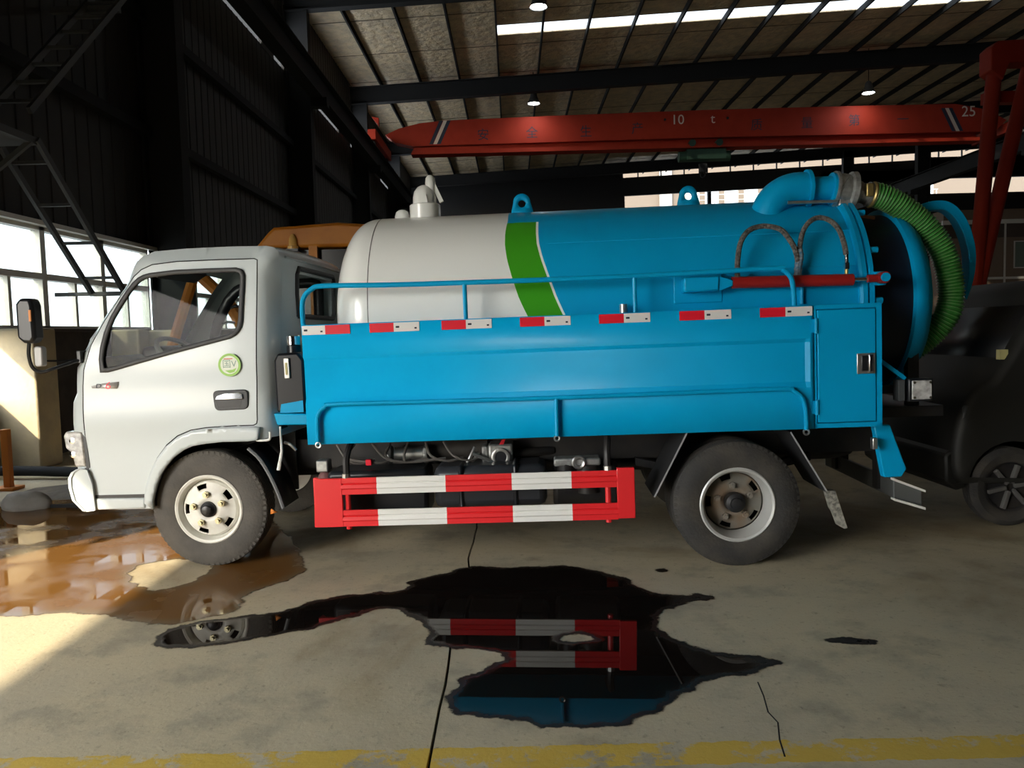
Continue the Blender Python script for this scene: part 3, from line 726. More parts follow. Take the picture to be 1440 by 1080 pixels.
BW = [(-HW-.02, 0), (-HW-.03, .03), (-.6, -.05), (0, -.08), (.6, -.05), (HW+.03, .03), (HW+.02, 0)]
n_ = len(bp); bm_.add([(p[0]+dx, y_, p[1]) for y_, dx in BW for p in bp], [tuple(range(n_)), tuple(range((len(BW)-1)*n_, len(BW)*n_))]+[(j*n_+i, j*n_+(i+1) % n_, (j+1)*n_+(i+1) % n_, (j+1)*n_+i) for j in range(len(BW)-1) for i in range(n_)])
part('bumper', bm_, CABW, bevel=.012)
part('bumper_gap', B().prism([cs(p) for p in [(-.80,.69),(-.775,.69),(-.742,.417),(-.766,.417)]], -HW-.004, -HW+.15), BLACKP, side, smooth=0)
hl = [cs(p) for p in [(-.922,.902),(-.905,.928),(-.797,.924),(-.787,.70),(-.86,.70),(-.875,.792),(-.912,.821)]]
part('headlamp', B().prism(hl, -HW-.012, -.55), LAMPG, side, bevel=.012)
part('headlamp_gap', B().prism([cs(p) for p in [(-.797,.93),(-.780,.93),(-.765,.69),(-.79,.69)]], -HW-.004, -HW+.1), BLACKP, side, smooth=0)  # black strip closing the joint behind the headlamp
for z0 in (.86, .77): part('headlamp_reflector', B().lathe([(0,0),(.02,.004),(.035,.02)], (-.90,-HW-.016,z0), (0,1,0), 14), CHROME, side)
# door furniture
dh = part('door_handle', B().prism(fillet([cs(p) for p in [(.068,1.156),(.296,1.158),(.293,1.033),(.078,1.029)]], .035), -HW-.018, -HW+.01), SEAL, door, bevel=.006)
part('handle_lever', B().prism([cs(p) for p in [(.085,1.10),(.10,1.125),(.15,1.14),(.235,1.142),(.262,1.13),(.265,1.098)]], -HW-.03, -HW-.012), CHROME, door, bevel=.004)
part('handle_recess', B().prism([cs(p) for p in [(.085,1.095),(.255,1.095),(.24,1.052),(.10,1.05)]], -HW-.0195, -HW-.015), BLACKP, door, smooth=0)
def disc(r0, r1, y_, n=40):
    cx, cz = cs((.188,1.315)); vs = []; fs_ = []
    for k in range(n):
        a = 2*math.pi*k/n
        vs += [(cx+r0*math.cos(a), y_, cz+r0*math.sin(a)), (cx+r1*math.cos(a), y_, cz+r1*math.sin(a))]
        fs_.append((2*k, 2*k+1, (2*k+3) % (2*n), (2*k+2) % (2*n)))
    return B().add(vs, fs_)
stk = part('emission_sticker', disc(.001, .058, -HW-.0125), mat('sticker white', (.72,.76,.66), .5), door, smooth=0)
part('sticker_ring', disc(.058, .073, -HW-.0130), LIMEG, door, smooth=0)
cx, cz = cs((.188,1.315))
part('sticker_lettering', text_b('国V', .058, lambda a, c_: (cx+a, -HW-.0135, cz+.004+c_)), mat('sticker grey print', (.2,.32,.26), .5), door, smooth=0)
part('sticker_bar', B().box(cx-.035, cx+.022, -HW-.0137, -HW-.0133, cz+.036, cz+.043), mat('sticker red print', (.6,.2,.15), .5), door, smooth=0)
part('sticker_leaf', B().prism([(cx-.03,cz-.035),(cx+.02,cz-.03),(cx+.045,cz-.02),(cx+.03,cz-.045),(cx,cz-.052)], -HW-.0137, -HW-.0133), LIMEG, door, smooth=0)
bx, bz = cs((-.625,1.207))
part('badge_plate', B().add([(bx-.085,-HW-.006,bz-.008),(bx+.075,-HW-.006,bz-.016),(bx+.09,-HW-.006,bz+.028),(bx-.01,-HW-.006,bz+.022),(bx-.09,-HW-.006,bz+.006)], [(0,1,2,3,4)]), mat('badge silver', (.72,.72,.72), .25, metal=.5), door, thick=.006)
for ch, dx, m, s_ in (('D', -.04, DARKTXT, .04), ('6', .022, TAPER, .065)):
    part('badge_lettering', text_b(ch, s_, lambda a, c_: (bx+dx+a*1.35+c_*.2, -HW-.0105, bz+.004+c_)), m, door, smooth=0)
# mirrors on the far front and the near front corner
mr = part('side_mirror', B().prism([(-1.066,1.53),(-1.062,1.74),(-1.035,1.775),(-.965,1.772),(-.952,1.73),(-.950,1.53),(-.975,1.495),(-1.03,1.50)], -1.09, -.99), BLACKP, bevel=.02)
part('mirror_face', B().prism([(-1.03,1.54),(-1.02,1.74),(-.972,1.745),(-.962,1.53)], -.99, -.985), CHROME, mr, smooth=0)
part('mirror_indicator', B().prism([(-.975,1.63),(-.975,1.70),(-.962,1.70),(-.962,1.63)], -1.095, -1.02), ORANGEP, mr, smooth=0)
part('mirror_arm', B().tube(smooth_path([(-1.03,-1.03,1.50),(-1.045,-1.02,1.42),(-1.04,-1.0,1.345),(-1.0,-.98,1.315),(-.93,-.95,1.335),(-.80,-.86,1.385)]), .011, 8), BLACKP, mr)
part('lower_mirror', B().prism(fillet([(-1.0,1.477),(-.945,1.475),(-.948,1.351),(-1.0,1.35)], .02), -1.04, -.99), mat('mirror shell grey', (.35,.35,.35), .3), mr, bevel=.008)
part('mirror_arm', B().tube([(-.96,-1.0,1.385),(-.88,-.92,1.378),(-.79,-.80,1.392)], .006, 6), BLACKP, mr)
part('mirror_bracket', B().box(-.83, -.80, -.88, -.78, 1.36, 1.44), BLACKP, mr, bevel=.005)
# inside the cab
part('dashboard', B().prism([(-.82,1.20),(-.80,1.385),(-.62,1.40),(-.47,1.37),(-.42,1.28),(-.42,.95),(-.8,.95)], -.72, .72), DASH, side, bevel=.03)
part('instrument_binnacle', B().box(-.58, -.43, -.56, -.22, 1.36, 1.45), BLACKP, side, bevel=.03)
ax = Vector((.62,-.10,.78)).normalized(); sc_ = Vector((-.33,-.40,1.36))
sw = part('steering_wheel', B().torus(sc_, ax, .225, .017, 32, 8), WHEELG, side)
part('wheel_spoke', B().bar(sc_-Vector((0,.21,0)), sc_+Vector((0,.21,0)), .035, .02).bar(sc_, sc_-ax.cross(Vector((0,1,0)))*.2, .035, .02).sphere(sc_, .05), WHEELG, sw)
part('steering_column', B().cyl(sc_, sc_-ax*.35, .03, 10), BLACKP, sw)
for y_ in (-.4, .4):
    s_ = part('seat', B().box(-.15, .32, y_-.25, y_+.25, 1.0, 1.14), SEATM, side, bevel=.05)
    part('seat_back', B().prism([(.22,1.1),(.34,1.62),(.43,1.62),(.38,1.1)], y_-.24, y_+.24), SEATM, s_, bevel=.04)
part('sun_visor', B().prism([(-.40,1.93),(-.30,1.97),(-.29,1.955),(-.385,1.90)], -.65, -.1), DASH, side, smooth=0)
for z_ in (1.62, 1.75): part('grab_handle', B().tube(smooth_path([cs((-.54+(z_-1.62)*.55,z_))[:1]+(.78,z_)]+[(-.50+(z_-1.62)*.55,.72,z_+.01),(-.46+(z_-1.62)*.55,.76,z_)]), .012, 6), BLACKP, side)

# ---- wheels
def tyre(b, cx, y0, y1, R, rr, cz):
    m = (y1-y0); prof = [(rr-.012,.02),(rr,.008),(rr+.02,.002),(rr+.06,-.004),(R-.06,.0),(R-.025,.012),(R-.008,.022)]
    for k in range(5):
        a = .03+(m-.06)*k/5; e = .03+(m-.06)*(k+1)/5
        prof += [(R, a), (R, e-.009), (R-.009, e-.008), (R-.009, e-.002)]
    prof += [(R-.008,m-.022),(R-.025,m-.012),(R-.06,m),(rr+.02,m),(rr-.012,m-.02)]
    return b.lathe(prof, (cx, y0, cz), (0,1,0), 72, False)
def treads(cx, y0, y1, R, cz, n=64):
    b = B(); m = y1-y0
    for k in range(n):
        a = 2*math.pi*k/n
        for yy, ph in ((y0+.012, 0), (y1-.042, .5)):
            t = a+ph*2*math.pi/n; d = Vector((math.cos(t), 0, math.sin(t))); tn = Vector((-math.sin(t), 0, math.cos(t))); c_ = Vector((cx, yy, cz))
            p = [c_+d*(R-.03)+tn*s_*.012+Vector((0,q,0)) for s_ in (-1,1) for q in (0,.03)]; p2 = [c_+d*(R-.004)+tn*s_*.010+Vector((0,q,0)) for s_ in (-1,1) for q in (.006,.024)]
            b.add(p+p2, [(0,1,3,2),(4,6,7,5),(0,4,5,1),(2,3,7,6),(0,2,6,4),(1,5,7,3)])
    return b
def rim(cx, y0, cz, r, dish, hubr, m_disc, m_edge, parent, nut, out_, hole_r=.03):
    """disc rim: flange, barrel, dish plate with five slots, hub and nuts; dish>0 recedes, out_ is the hub's reach"""
    part_ = lambda n, b, m, pr, **k: obj(n, b, m, pr, **k)
    part_('rim_flange', B().lathe([(r-.004,.02),(r+.006,.004),(r+.010,-.004),(r+.002,-.010),(r-.012,-.004),(r-.016,.012),(r-.03,.05),(r-.035,.12)], (cx,y0,cz), (0,1,0), 56, False), m_edge, parent)
    # plate in polar rings with slots left open
    rings = [r-.03, r-.040, r-.048, r-.082, r-.10, hubr+.03, hubr]; ys = [dish+.035, dish+.015, dish+.004, dish-.004, dish-.012, dish-.02, dish-.02]
    n = 60; vs = []; fs_ = []
    for rr_, yy in zip(rings, ys):
        for k in range(n):
            a = 2*math.pi*(k)/n; vs.append((cx+rr_*math.cos(a), y0+yy, cz+rr_*math.sin(a)))
    for i in range(len(rings)-1):
        for k in range(n):
            if i in (2,) and (k+8) % 12 in (0,1,2,3): continue
            fs_.append((i*n+k, i*n+(k+1) % n, (i+1)*n+(k+1) % n, (i+1)*n+k))
    part_('wheel_disc', B().add(vs, fs_), m_disc, parent, thick=.008)
    part_('brake_drum', B().cyl((cx,y0+dish+.06,cz),(cx,y0+dish+.12,cz), r-.04, 32), CHASSIS, parent)
    part_('hub', B().lathe([(hubr,dish-.015),(hubr-.003,out_),(hubr*.6,out_-.01),(hubr*.55,out_-.03),(hubr*.3,out_-.034),(0,out_-.034)], (cx,y0,cz), (0,1,0), 24), nut[1], parent)
    for k in range(5):
        a = 2*math.pi*(k+.25)/5+.1; c_ = (cx+nut[2]*math.cos(a), y0+dish-.02, cz+nut[2]*math.sin(a))
        part_('wheel_nut', B().cyl(c_, (c_[0], c_[1]-.022, c_[2]), .022, 6).cyl(c_, (c_[0], c_[1]-.036, c_[2]), .012, 8), nut[0], parent)
BRASSY = mat('plated wheel nut', (.5,.46,.3), .35, metal=.7)
for side_ in (-1, 1):
    y0, y1 = (-.845, -.65) if side_ < 0 else (.65, .845)
    fwh = obj('front_wheel', tyre(B(), -.047, y0, y1, .380, .222, .380), RUBBERF, tk)
    obj('tread_blocks', treads(-.047, y0, y1, .380, .380), RUBBERF, fwh, smooth=0)['kind'] = 'stuff'
    if side_ < 0: rim(-.047, y0+.006, .380, .216, .018, .052, RIMW, RIMW, fwh, (BRASSY, BLACKP, .098), -.02)
    else: obj('wheel_disc', B().cyl((-.047,.70,.38),(-.047,.80,.38), .21, 32), RIMW, fwh)
    y0, y1 = (-.955, -.755) if side_ < 0 else (.755, .955)
    rwh = obj('rear_wheel', tyre(B(), 3.317, y0, y1, .388, .224, .388), RUBBER, tk)
    obj('tread_blocks', treads(3.317, y0, y1, .388, .388), RUBBER, rwh, smooth=0)['kind'] = 'stuff'
    if side_ < 0: rim(3.317, y0+.004, .388, .222, .115, .062, RIMD, RIMEDGE, rwh, (RIMD, CHASSIS, .105), .04)
    else: obj('wheel_disc', B().cyl((3.317,.80,.388),(3.317,.9,.388), .21, 32), RIMD, rwh)
    yi = (-.73, -.53) if side_ < 0 else (.53, .73)
    obj('inner_rear_wheel', tyre(B(), 3.317, yi[0], yi[1], .388, .224, .388), RUBBER, tk)
obj('front_axle', B().cyl((-.047,-.66,.38),(-.047,.66,.38), .05, 12), CHASSIS, tk)
obj('rear_axle', B().cyl((3.317,-.6,.388),(3.317,.6,.388), .07, 12).sphere((3.317,0,.39), .19), CHASSIS, tk)

# ---- chassis and things hung under the bed
for y_ in (-.38, .38): part('chassis_rail', B().box(-.72, 4.45, y_-.035, y_+.035, .56, .76), CHASSIS, smooth=0)
for x_ in (.6, 1.5, 2.4, 3.9, 4.4): part('cross_member', B().box(x_-.05, x_+.05, -.38, .38, .60, .72), CHASSIS, smooth=0)
for y_ in (-.5, .5): part('leaf_spring', B().prism([(2.75,.58),(3.3,.45),(3.9,.58),(3.9,.53),(3.3,.40),(2.75,.53)], y_-.04, y_+.04), CHASSIS, smooth=0)
part('engine_block', B().box(-.35, .75, -.28, .28, .48, .86).box(.75, 1.05, -.18, .18, .5, .78), CHASSIS, bevel=.03)
part('fuel_tank', B().box(1.42, 2.15, -.80, -.45, .33, .60), mat('dark fuel tank', (.03,.032,.038), .35), bevel=.05)
for x_ in (1.6, 1.95): part('tank_band', B().box(x_-.02, x_+.02, -.81, -.44, .32, .61), BLACKP, bevel=.05)
ac = part('air_cylinder', B().cyl((1.13,-.55,.655),(1.335,-.55,.655), .052, 24), STEEL)
for x_ in (1.10, 1.345): part('cylinder_cap', B().cyl((x_-.018,-.55,.655),(x_+.012,-.55,.655), .066, 8), ALLOY, ac, bevel=.006)
part('muffler', B().cyl((1.36,-.42,.66),(1.75,-.42,.66), .075, 20), mat('dull muffler', (.05,.045,.04), .6))
pu = part('transfer_pump', B().box(1.765, 1.93, -.60, -.42, .555, .712), ALLOY, bevel=.015)
part('pump_port', B().lathe([(.062,.0),(.062,-.018),(.048,-.022),(.04,-.02),(.036,.03),(0,.03)], (1.85,-.60,.625), (0,1,0), 24), STEEL, pu)
part('port_bore', B().cyl((1.85,-.612,.625),(1.85,-.605,.625), .037, 20), BLACKP, pu)
part('pump_flange', B().box(1.72, 1.765, -.59, -.43, .57, .70), ALLOY, pu, bevel=.01)
part('pump_shaft', B().cyl((1.93,-.5,.63),(2.2,-.4,.63), .03, 12), CHASSIS, pu)
part('red_tag', B().prism([(1.84,.71),(1.86,.74),(1.885,.745),(1.87,.71)], -.6, -.59), TAPER, pu, smooth=0)
for p_ in ([(1.68,-.62,.70),(1.64,-.64,.62),(1.60,-.62,.55)], [(1.66,-.63,.66),(1.75,-.63,.62),(1.80,-.62,.59)], [(1.70,-.6,.66),(1.66,-.62,.60),(1.58,-.6,.50)]):
    part('pipe', B().tube(smooth_path(p_), .012, 8), STEEL)
fi = part('filter_housing', B().cyl((2.28,-.72,.43),(2.28,-.72,.60), .06, 18).cyl((2.42,-.72,.40),(2.42,-.72,.58), .075, 20), CHASSIS)
part('filter_head', B().box(2.2, 2.5, -.78, -.64, .58, .63), ALLOY, fi, bevel=.012)
part('filter_cap', B().torus((2.36,-.785,.605),(0,1,0), .035, .012, 18, 8), STEEL, fi)
part('battery_box', B().box(.72, 1.38, -.78, -.5, .29, .59), BLACKP, bevel=.03)
part('air_reservoir', B().cyl((2.19,-.60,.43),(2.62,-.60,.43), .15, 24), CHASSIS, bevel=.03)
for k in range(7):
    r_ = random.Random(k); x_ = .75+k*.12
    part('cable', B().tube(smooth_path([(x_,-.6,.74),(x_+r_.uniform(-.05,.1),-.68,.66),(x_+r_.uniform(.0,.2),-.66,.62),(x_+.25,-.6,.63)]), .009, 6), mat('dusty cable', (.12,.11,.1), .7))
part('red_connector', B().box(.96, 1.0, -.70, -.66, .61, .65), TAPER, bevel=.005)
part('air_bag', B().sphere((.69,-.70,.50), .06, 14, 10, 1, 1, 1.5), mat('dusty red rubber', (.16,.07,.07), .6))
part('valve_block', B().box(.64, .72, -.74, -.64, .58, .66), ALLOY, bevel=.01)

# ---- front mud flap, grab loop and lever behind the front wheel
part('front_mud_flap', B().tube(smooth_path([(.22,-.80,.765),(.30,-.80,.68),(.38,-.80,.52),(.43,-.80,.365)]), .012, 6), mat('grey flap edge', (.18,.19,.2), .5))
part('front_mud_flap', B().add([(.22,-.79,.765),(.30,-.79,.68),(.38,-.79,.52),(.43,-.79,.365),(.22,-.5,.765),(.30,-.5,.68),(.38,-.5,.52),(.43,-.5,.365)], [(0,1,5,4),(1,2,6,5),(2,3,7,6)]), BLACKP, thick=.008)
part('grab_loop', B().tube(smooth_path([(.31,-.885,.882),(.31,-.885,.835),(.33,-.885,.825),(.39,-.885,.828),(.402,-.885,.845),(.402,-.885,.878)]), .008, 8), TANKW)
part('fuel_lever', B().tube([(.44,-.80,.90),(.448,-.82,.74),(.42,-.82,.62)], [.007,.009,.014], 8), TANKW)
part('fuel_hose', B().tube(smooth_path([(.45,-.76,.79),(.49,-.78,.78),(.53,-.78,.74)]), .01, 8), STEEL)
part('side_reflector', B().add([(.355,-.83,.335),(.40,-.83,.345),(.36,-.83,.37)], [(0,1,2)]), ORANGEP, thick=.01)

# ---- hydraulic oil tank behind the cab
ot = part('oil_tank', B().prism([(.465,1.02),(.465,1.33),(.49,1.375),(.62,1.378),(.655,1.33),(.655,1.0),(.47,1.0)], -.92, -.62), BLACKT, bevel=.015)
part('level_gauge', B().prism(fillet([(.532,1.345),(.568,1.345),(.568,1.215),(.532,1.215)], .008), -.935, -.915), STEEL, ot, bevel=.004)
part('gauge_glass', B().box(.543, .557, -.938, -.934, 1.24, 1.315), mat('amber oil', (.45,.4,.2), .2), ot, smooth=0)
part('filler_neck', B().cyl((.56,-.8,1.375),(.56,-.8,1.42), .045, 16), BLACKT, ot)
part('filler_cap', B().cyl((.56,-.8,1.42),(.56,-.8,1.485), .046, 20), CHROME, ot, bevel=.006)
part('tank_bracket', B().prism([(.452,1.0),(.67,.99),(.67,.92),(.47,.925)], -.94, -.6), BLUE, bevel=.008)
part('tank_strap', B().prism([(.49,1.0),(.64,1.0),(.64,1.075),(.50,1.055)], -.926, -.92), BLUE, ot, smooth=0)

# ---- side boxes of the body
U0, U1, UD, ZB, ZT = .672, 4.178, 3.785, .80, 1.540
pv = [(1.540,.97),(1.348,.97),(1.325,.952),(1.085,.952),(1.050,.97),(.80,.97)]
pa = B(); xs_ = [U0, 3.735, 3.760, UD-.006]
for x_ in xs_:
    flat = x_ > 3.75
    pa.v += [(x_, -(.97 if flat else d_), z_) for z_, d_ in pv]
for i in range(len(xs_)-1):
    for k in range(len(pv)-1): pa.f.append((i*6+k, i*6+k+1, (i+1)*6+k+1, (i+1)*6+k))
sp = part('side_panel', pa, BLUE, smooth=20, thick=.012)
part('box_shell', B().box(U0, U1-.01, -.945, -.62, ZB+.01, ZT-.01), BLUE, sp, smooth=0)
part('top_lip', B().box(U0, U1, -.965, -.60, ZT-.012, ZT+.004), BLUE, sp, bevel=.003)
part('box_shell', B().box(U0, U1, .62, .96, ZB, ZT), BLUE, sp, smooth=0)
part('bed_floor', B().box(U0, U1, -.62, .62, ZB, ZB+.05), CHASSIS, sp, smooth=0)
df = part('locker_frame', B().box(UD, U1+.004, -.972, -.94, ZB+.002, ZB+.03).box(UD, U1+.004, -.972, -.94, ZT-.022, ZT+.002).box(UD, UD+.012, -.972, -.94, ZB, ZT).box(U1-.028, U1+.004, -.972, -.94, ZB, ZT), BLUE, smooth=0)
dd_ = part('locker_door', B().box(UD+.018, U1-.034, -.978, -.95, ZB+.036, ZT-.028), BLUE, df, bevel=.004)
lt = part('latch', B().box(4.030, 4.140, -.985, -.975, 1.122, 1.246), STEEL, df, bevel=.006)
part('latch_paddle', B().box(4.055, 4.095, -.992, -.984, 1.14, 1.232), BLACKP, df, bevel=.004)
part('latch_paddle', B().box(4.098, 4.122, -.995, -.984, 1.135, 1.238), CHROME, df, bevel=.004)
for z_ in (1.42, .93): part('hinge', B().cyl((UD+.008,-.982,z_-.045),(UD+.008,-.982,z_+.045), .011, 10).box(UD-.02, UD+.035, -.98, -.97, z_-.04, z_+.04), BLUE, df)
# reflective tapes
for k, x0 in enumerate((.676, 1.098, 1.543, 2.023, 2.503, 2.986, 3.465)):
    halves = ((TAPEW, x0, x0+.145), (TAPER, x0+.145, x0+.300)) if k == 0 else ((TAPER, x0, x0+.150), (TAPEW, x0+.150, x0+.308))
    for m, a, c_ in halves:
        t_ = part('reflective_tape', B().box(a, c_, -.9795, -.9755, 1.482, 1.538), m, sp, smooth=0)
        if m is TAPEW:
            part('tape_mark', B().prism(fillet([(a+.012,1.505),(a+.035,1.505),(a+.035,1.517),(a+.012,1.517)],.004), -.9803, -.9796), DARKTXT, sp, smooth=0); part('tape_mark', B().box(c_-.03, c_-.016, -.9803, -.9796, 1.496, 1.506), DARKTXT, sp, smooth=0)
# hand rails
RB = .014
part('side_rail', B().tube(smooth_path([(.745,-1.0,.82),(.747,-1.0,.95),(.762,-1.0,1.0),(.80,-1.0,1.035),(.87,-1.0,1.05),(1.5,-1.0,1.046),(2.23,-1.0,1.043),(3.0,-1.0,1.047),(3.58,-1.0,1.05),(3.65,-1.0,1.035),(3.70,-1.0,.99),(3.718,-1.0,.92),(3.722,-1.0,.80)], 5), RB, 10), BLUE, sp)
part('rail_post', B().cyl((2.228,-1.0,1.043),(2.225,-1.0,.81), RB, 10), BLUE, sp)
for x_, z_ in ((.745,.80), (2.224,.795), (3.722,.785)): part('rail_eye', B().torus((x_,-1.0,z_), (0,1,0), .016, .006, 14, 6), STEEL, sp)
part('top_rail', B().tube(smooth_path([(.655,-.88,1.53),(.655,-.88,1.66),(.672,-.88,1.725),(.72,-.88,1.768),(.80,-.88,1.786),(1.2,-.88,1.776),(1.69,-.88,1.770),(2.73,-.88,1.766),(3.56,-.88,1.778),(3.63,-.88,1.77),(3.68,-.88,1.72),(3.695,-.88,1.64),(3.70,-.88,1.53)], 5), RB+.002, 10), BLUE)
for x_ in (1.684, 2.733): part('rail_post', B().cyl((x_,-.88,1.77),(x_,-.88,1.53), RB, 10), BLUE)
part('breather', B().cyl((2.67,-.8,1.54),(2.67,-.8,1.60), .025, 14), STEEL)

# ---- side guard, bolted below the bed
GV = -1.0
gd = part('side_guard', B().prism([(.705,.597),(.742,.588),(.88,.586),(.88,.281),(.742,.281),(.695,.283)], GV-.006, GV+.02), RED, bevel=.004)
part('end_return', B().prism([(.70,GV+.0),(.742,GV-.006),(.742,GV+.01),(.705,GV+.06)], .283, .590, 'z'), RED, gd, smooth=0)
part('end_plate', B().box(2.580, 2.688, GV-.006, GV+.02, .288, .602), RED, gd, bevel=.004)
segs = ((.872,1.098,RED),(1.098,1.528,GWHT),(1.528,1.937,RED),(1.937,2.304,GWHT),(2.304,2.584,RED))
for zb, zt in ((.283,.385), (.484,.587)):
    hh_ = zt-zb
    prof = [(GV+.012,zt),(GV-.004,zt),(GV-.004,zt-.30*hh_),(GV+.004,zt-.36*hh_),(GV-.004,zt-.42*hh_),(GV-.010,zt-.62*hh_),(GV-.004,zt-.70*hh_),(GV-.004,zb),(GV+.012,zb)]
    for a, c_, m in segs: part('guard_rail', B().prism(prof, a, c_, 'x'), m, gd, smooth=0)
for x_ in (.905, 2.527):
    part('guard_post', B().cyl((x_,GV+.03,.26),(x_,GV+.03,.59), .018, 10), RED, gd)
    part('guard_bracket', B().tube(smooth_path([(x_,GV+.03,.59),(x_,GV+.04,.70),(x_+.01,GV+.12,.78),(x_,-.7,.80)]), .022, 8), CHASSIS, gd)
    part('guard_bolt', B().cyl((x_,GV+.02,.585),(x_,GV+.02,.612), .026, 8), STEEL, gd)

# ---- far guard, and unseen clutter added to block light under the bed
fg = part('far_side_guard', B().box(.69, .88, .975, 1.0, .283, .59), RED, bevel=.004)
part('end_plate', B().box(2.58, 2.69, .975, 1.0, .288, .60), RED, fg, bevel=.004)
for zb, zt in ((.283,.385), (.484,.587)):
    for a, c_, m in segs: part('guard_rail', B().box(a, c_, .985, .998, zb, zt), m, fg, smooth=0)
part('under_bed_blocker', B().box(.95, 2.62, .50, .90, .30, .78), CHASSIS, bevel=.04)
part('spare_wheel', B().cyl((4.0,0,.50),(4.0,0,.68), .36, 40), RUBBER, bevel=.03)
part('drive_shaft', B().cyl((.9,0,.58),(3.2,0,.42), .045, 14), CHASSIS)
part('far_side_blocker', B().box(2.75, 4.15, .86, .95, .42, .8), CHASSIS, smooth=0)

# ---- tank
TR, TW = .73, 1.58
def tank_pt(u_, a, r=TR): return (u_, -r*math.sin(a), TW+r*math.cos(a))     # a: angle from the top towards the camera side
# where the white front gives way to the stripe and the stripe to blue, by height
hs = [1.30, 1.40, 1.548, 1.664, 1.804, 1.923, 2.022, 2.10, 2.166, 2.20]
ul = [2.22, 2.15, 2.066, 2.015, 1.973, 1.943, 1.930, 1.930, 1.937, 1.945]
ur = [2.44, 2.385, 2.307, 2.258, 2.213, 2.176, 2.155, 2.151, 2.153, 2.155]
AS = 1.58*0+math.acos((2.19-TW)/TR)                                         # stripe ends here, near the top
def bounds(a):
    z_ = TW+TR*math.cos(a); return np.interp(z_, hs, ul), np.interp(z_, hs, ur)
NA = 96
angs = sorted(set([2*math.pi*k/NA for k in range(NA)]+[AS, 2*math.pi-AS]))
angs = [a for a in angs]+[2*math.pi]
tw_, tg_, tl_, tb_ = B(), B(), B(), B()
def strip(b, a0, a1, f0, f1, n, r=TR):
    for k in range(n):
        p = [(f0(a)+(f1(a)-f0(a))*(k+d)/n, a) for a, d in ((a0,0),(a0,1),(a1,1),(a1,0))]
        b.add([tank_pt(*q, r=r) for q in p], [(0,1,2,3)])
TU0, TU1 = 1.035, 4.20
for a0, a1 in zip(angs[:-1], angs[1:]):
    am = (a0+a1)/2; am2 = min(am, 2*math.pi-am)
    L_ = (lambda a: bounds(a)[0]); R_ = (lambda a: bounds(a)[1])
    strip(tw_, a0, a1, lambda a: TU0, L_, 4)
    if am2 > AS:
        strip(tg_, a0, a1, L_, lambda a: R_(a)-.016, 2); strip(tl_, a0, a1, lambda a: R_(a)-.016, R_, 1); strip(tb_, a0, a1, R_, lambda a: TU1, 6)
    else: strip(tb_, a0, a1, L_, lambda a: TU1, 6)
hd = B(); prof = [(TR*math.sqrt(max(0, 1-t**2.6)), -.335*t) for t in [i/14 for i in range(15)]]
hd.lathe([(r, h) for r, h in prof], (TU0, 0, TW), (1,0,0), 72, False)
tank = part('tank_shell', tw_, TANKW, smooth=40)
part('front_head', hd, TANKW, tank, smooth=50)
part('head_seam', B().lathe([(TR-.004,-.006),(TR+.002,-.004),(TR+.002,.0),(TR-.004,.002)], (TU0,0,TW), (1,0,0), 72, False), mat('dark seam line', (.1,.1,.1), .6), tank)  # thin dark ring where the front head joins the shell
part('rear_shell', tb_, BLUE, tank, smooth=40); part('green_stripe', tg_, GREEN, tank, smooth=40); part('white_line', tl_, LINEW, tank, smooth=40)
part('weld_seam', B().tube([tank_pt(u_, .92, TR+.001) for u_ in np.linspace(2.2,4.2,8)], .005, 6), BLUE, tank)
part('weld_seam', B().tube([tank_pt(u_, 1.28, TR+.001) for u_ in np.linspace(2.4,4.2,8)], .004, 6), BLUE, tank)
part('rear_flange', B().lathe([(TR-.02,-.06),(TR+.02,-.055),(TR+.035,-.04),(TR+.035,-.012),(TR+.0,-.010),(TR+.0,.0),(TR+.035,.004),(TR+.035,.03),(TR,.04),(TR-.04,.04)], (4.20,0,TW), (1,0,0), 72, False), BLUE, tank)
part('rear_door_neck', B().lathe([(.70,.03),(.66,.06),(.61,.08),(.60,.34)], (4.20,0,TW), (1,0,0), 64, False), mat('black navy neck', (.003,.008,.02), .5), tank)  # neck coloured near black, much darker than the blue around it
part('rear_door_dome', B().lathe([(.60,.34),(.635,.345),(.64,.37),(.62,.42),(.57,.475),(.47,.525),(.30,.56),(.12,.57),(0,.57)], (4.20,0,TW), (1,0,0), 64), BLUE, tank)
for k in range(14):
    a = 2*math.pi*k/14+.2; part('clamp_bolt', B().cyl((4.24,(TR+.005)*math.sin(a),TW+(TR+.005)*math.cos(a)),(4.285,(TR+.005)*math.sin(a),TW+(TR+.005)*math.cos(a)), .02, 8), BLUE, tank)
# lifting lugs with eye
for x_ in (2.036, 3.228):
    o_ = [(x_-.082,2.27),(x_-.076,2.33),(x_-.062,2.385)]+[(x_+.062*math.cos(t), 2.385+.062*math.sin(t)) for t in np.linspace(math.pi*.95, math.pi*.05, 12)]+[(x_+.062,2.385),(x_+.078,2.33),(x_+.088,2.27)]
    hole = [(x_+.027*math.cos(t), 2.375+.027*math.sin(t)) for t in np.linspace(0, 2*math.pi, 18, endpoint=False)]
    V, F = fill2d(o_, [hole], 0)
    part('lifting_lug', B().add([(p[0], -.03, p[1]) for p in V], F), BLUE, tank, thick=.025)
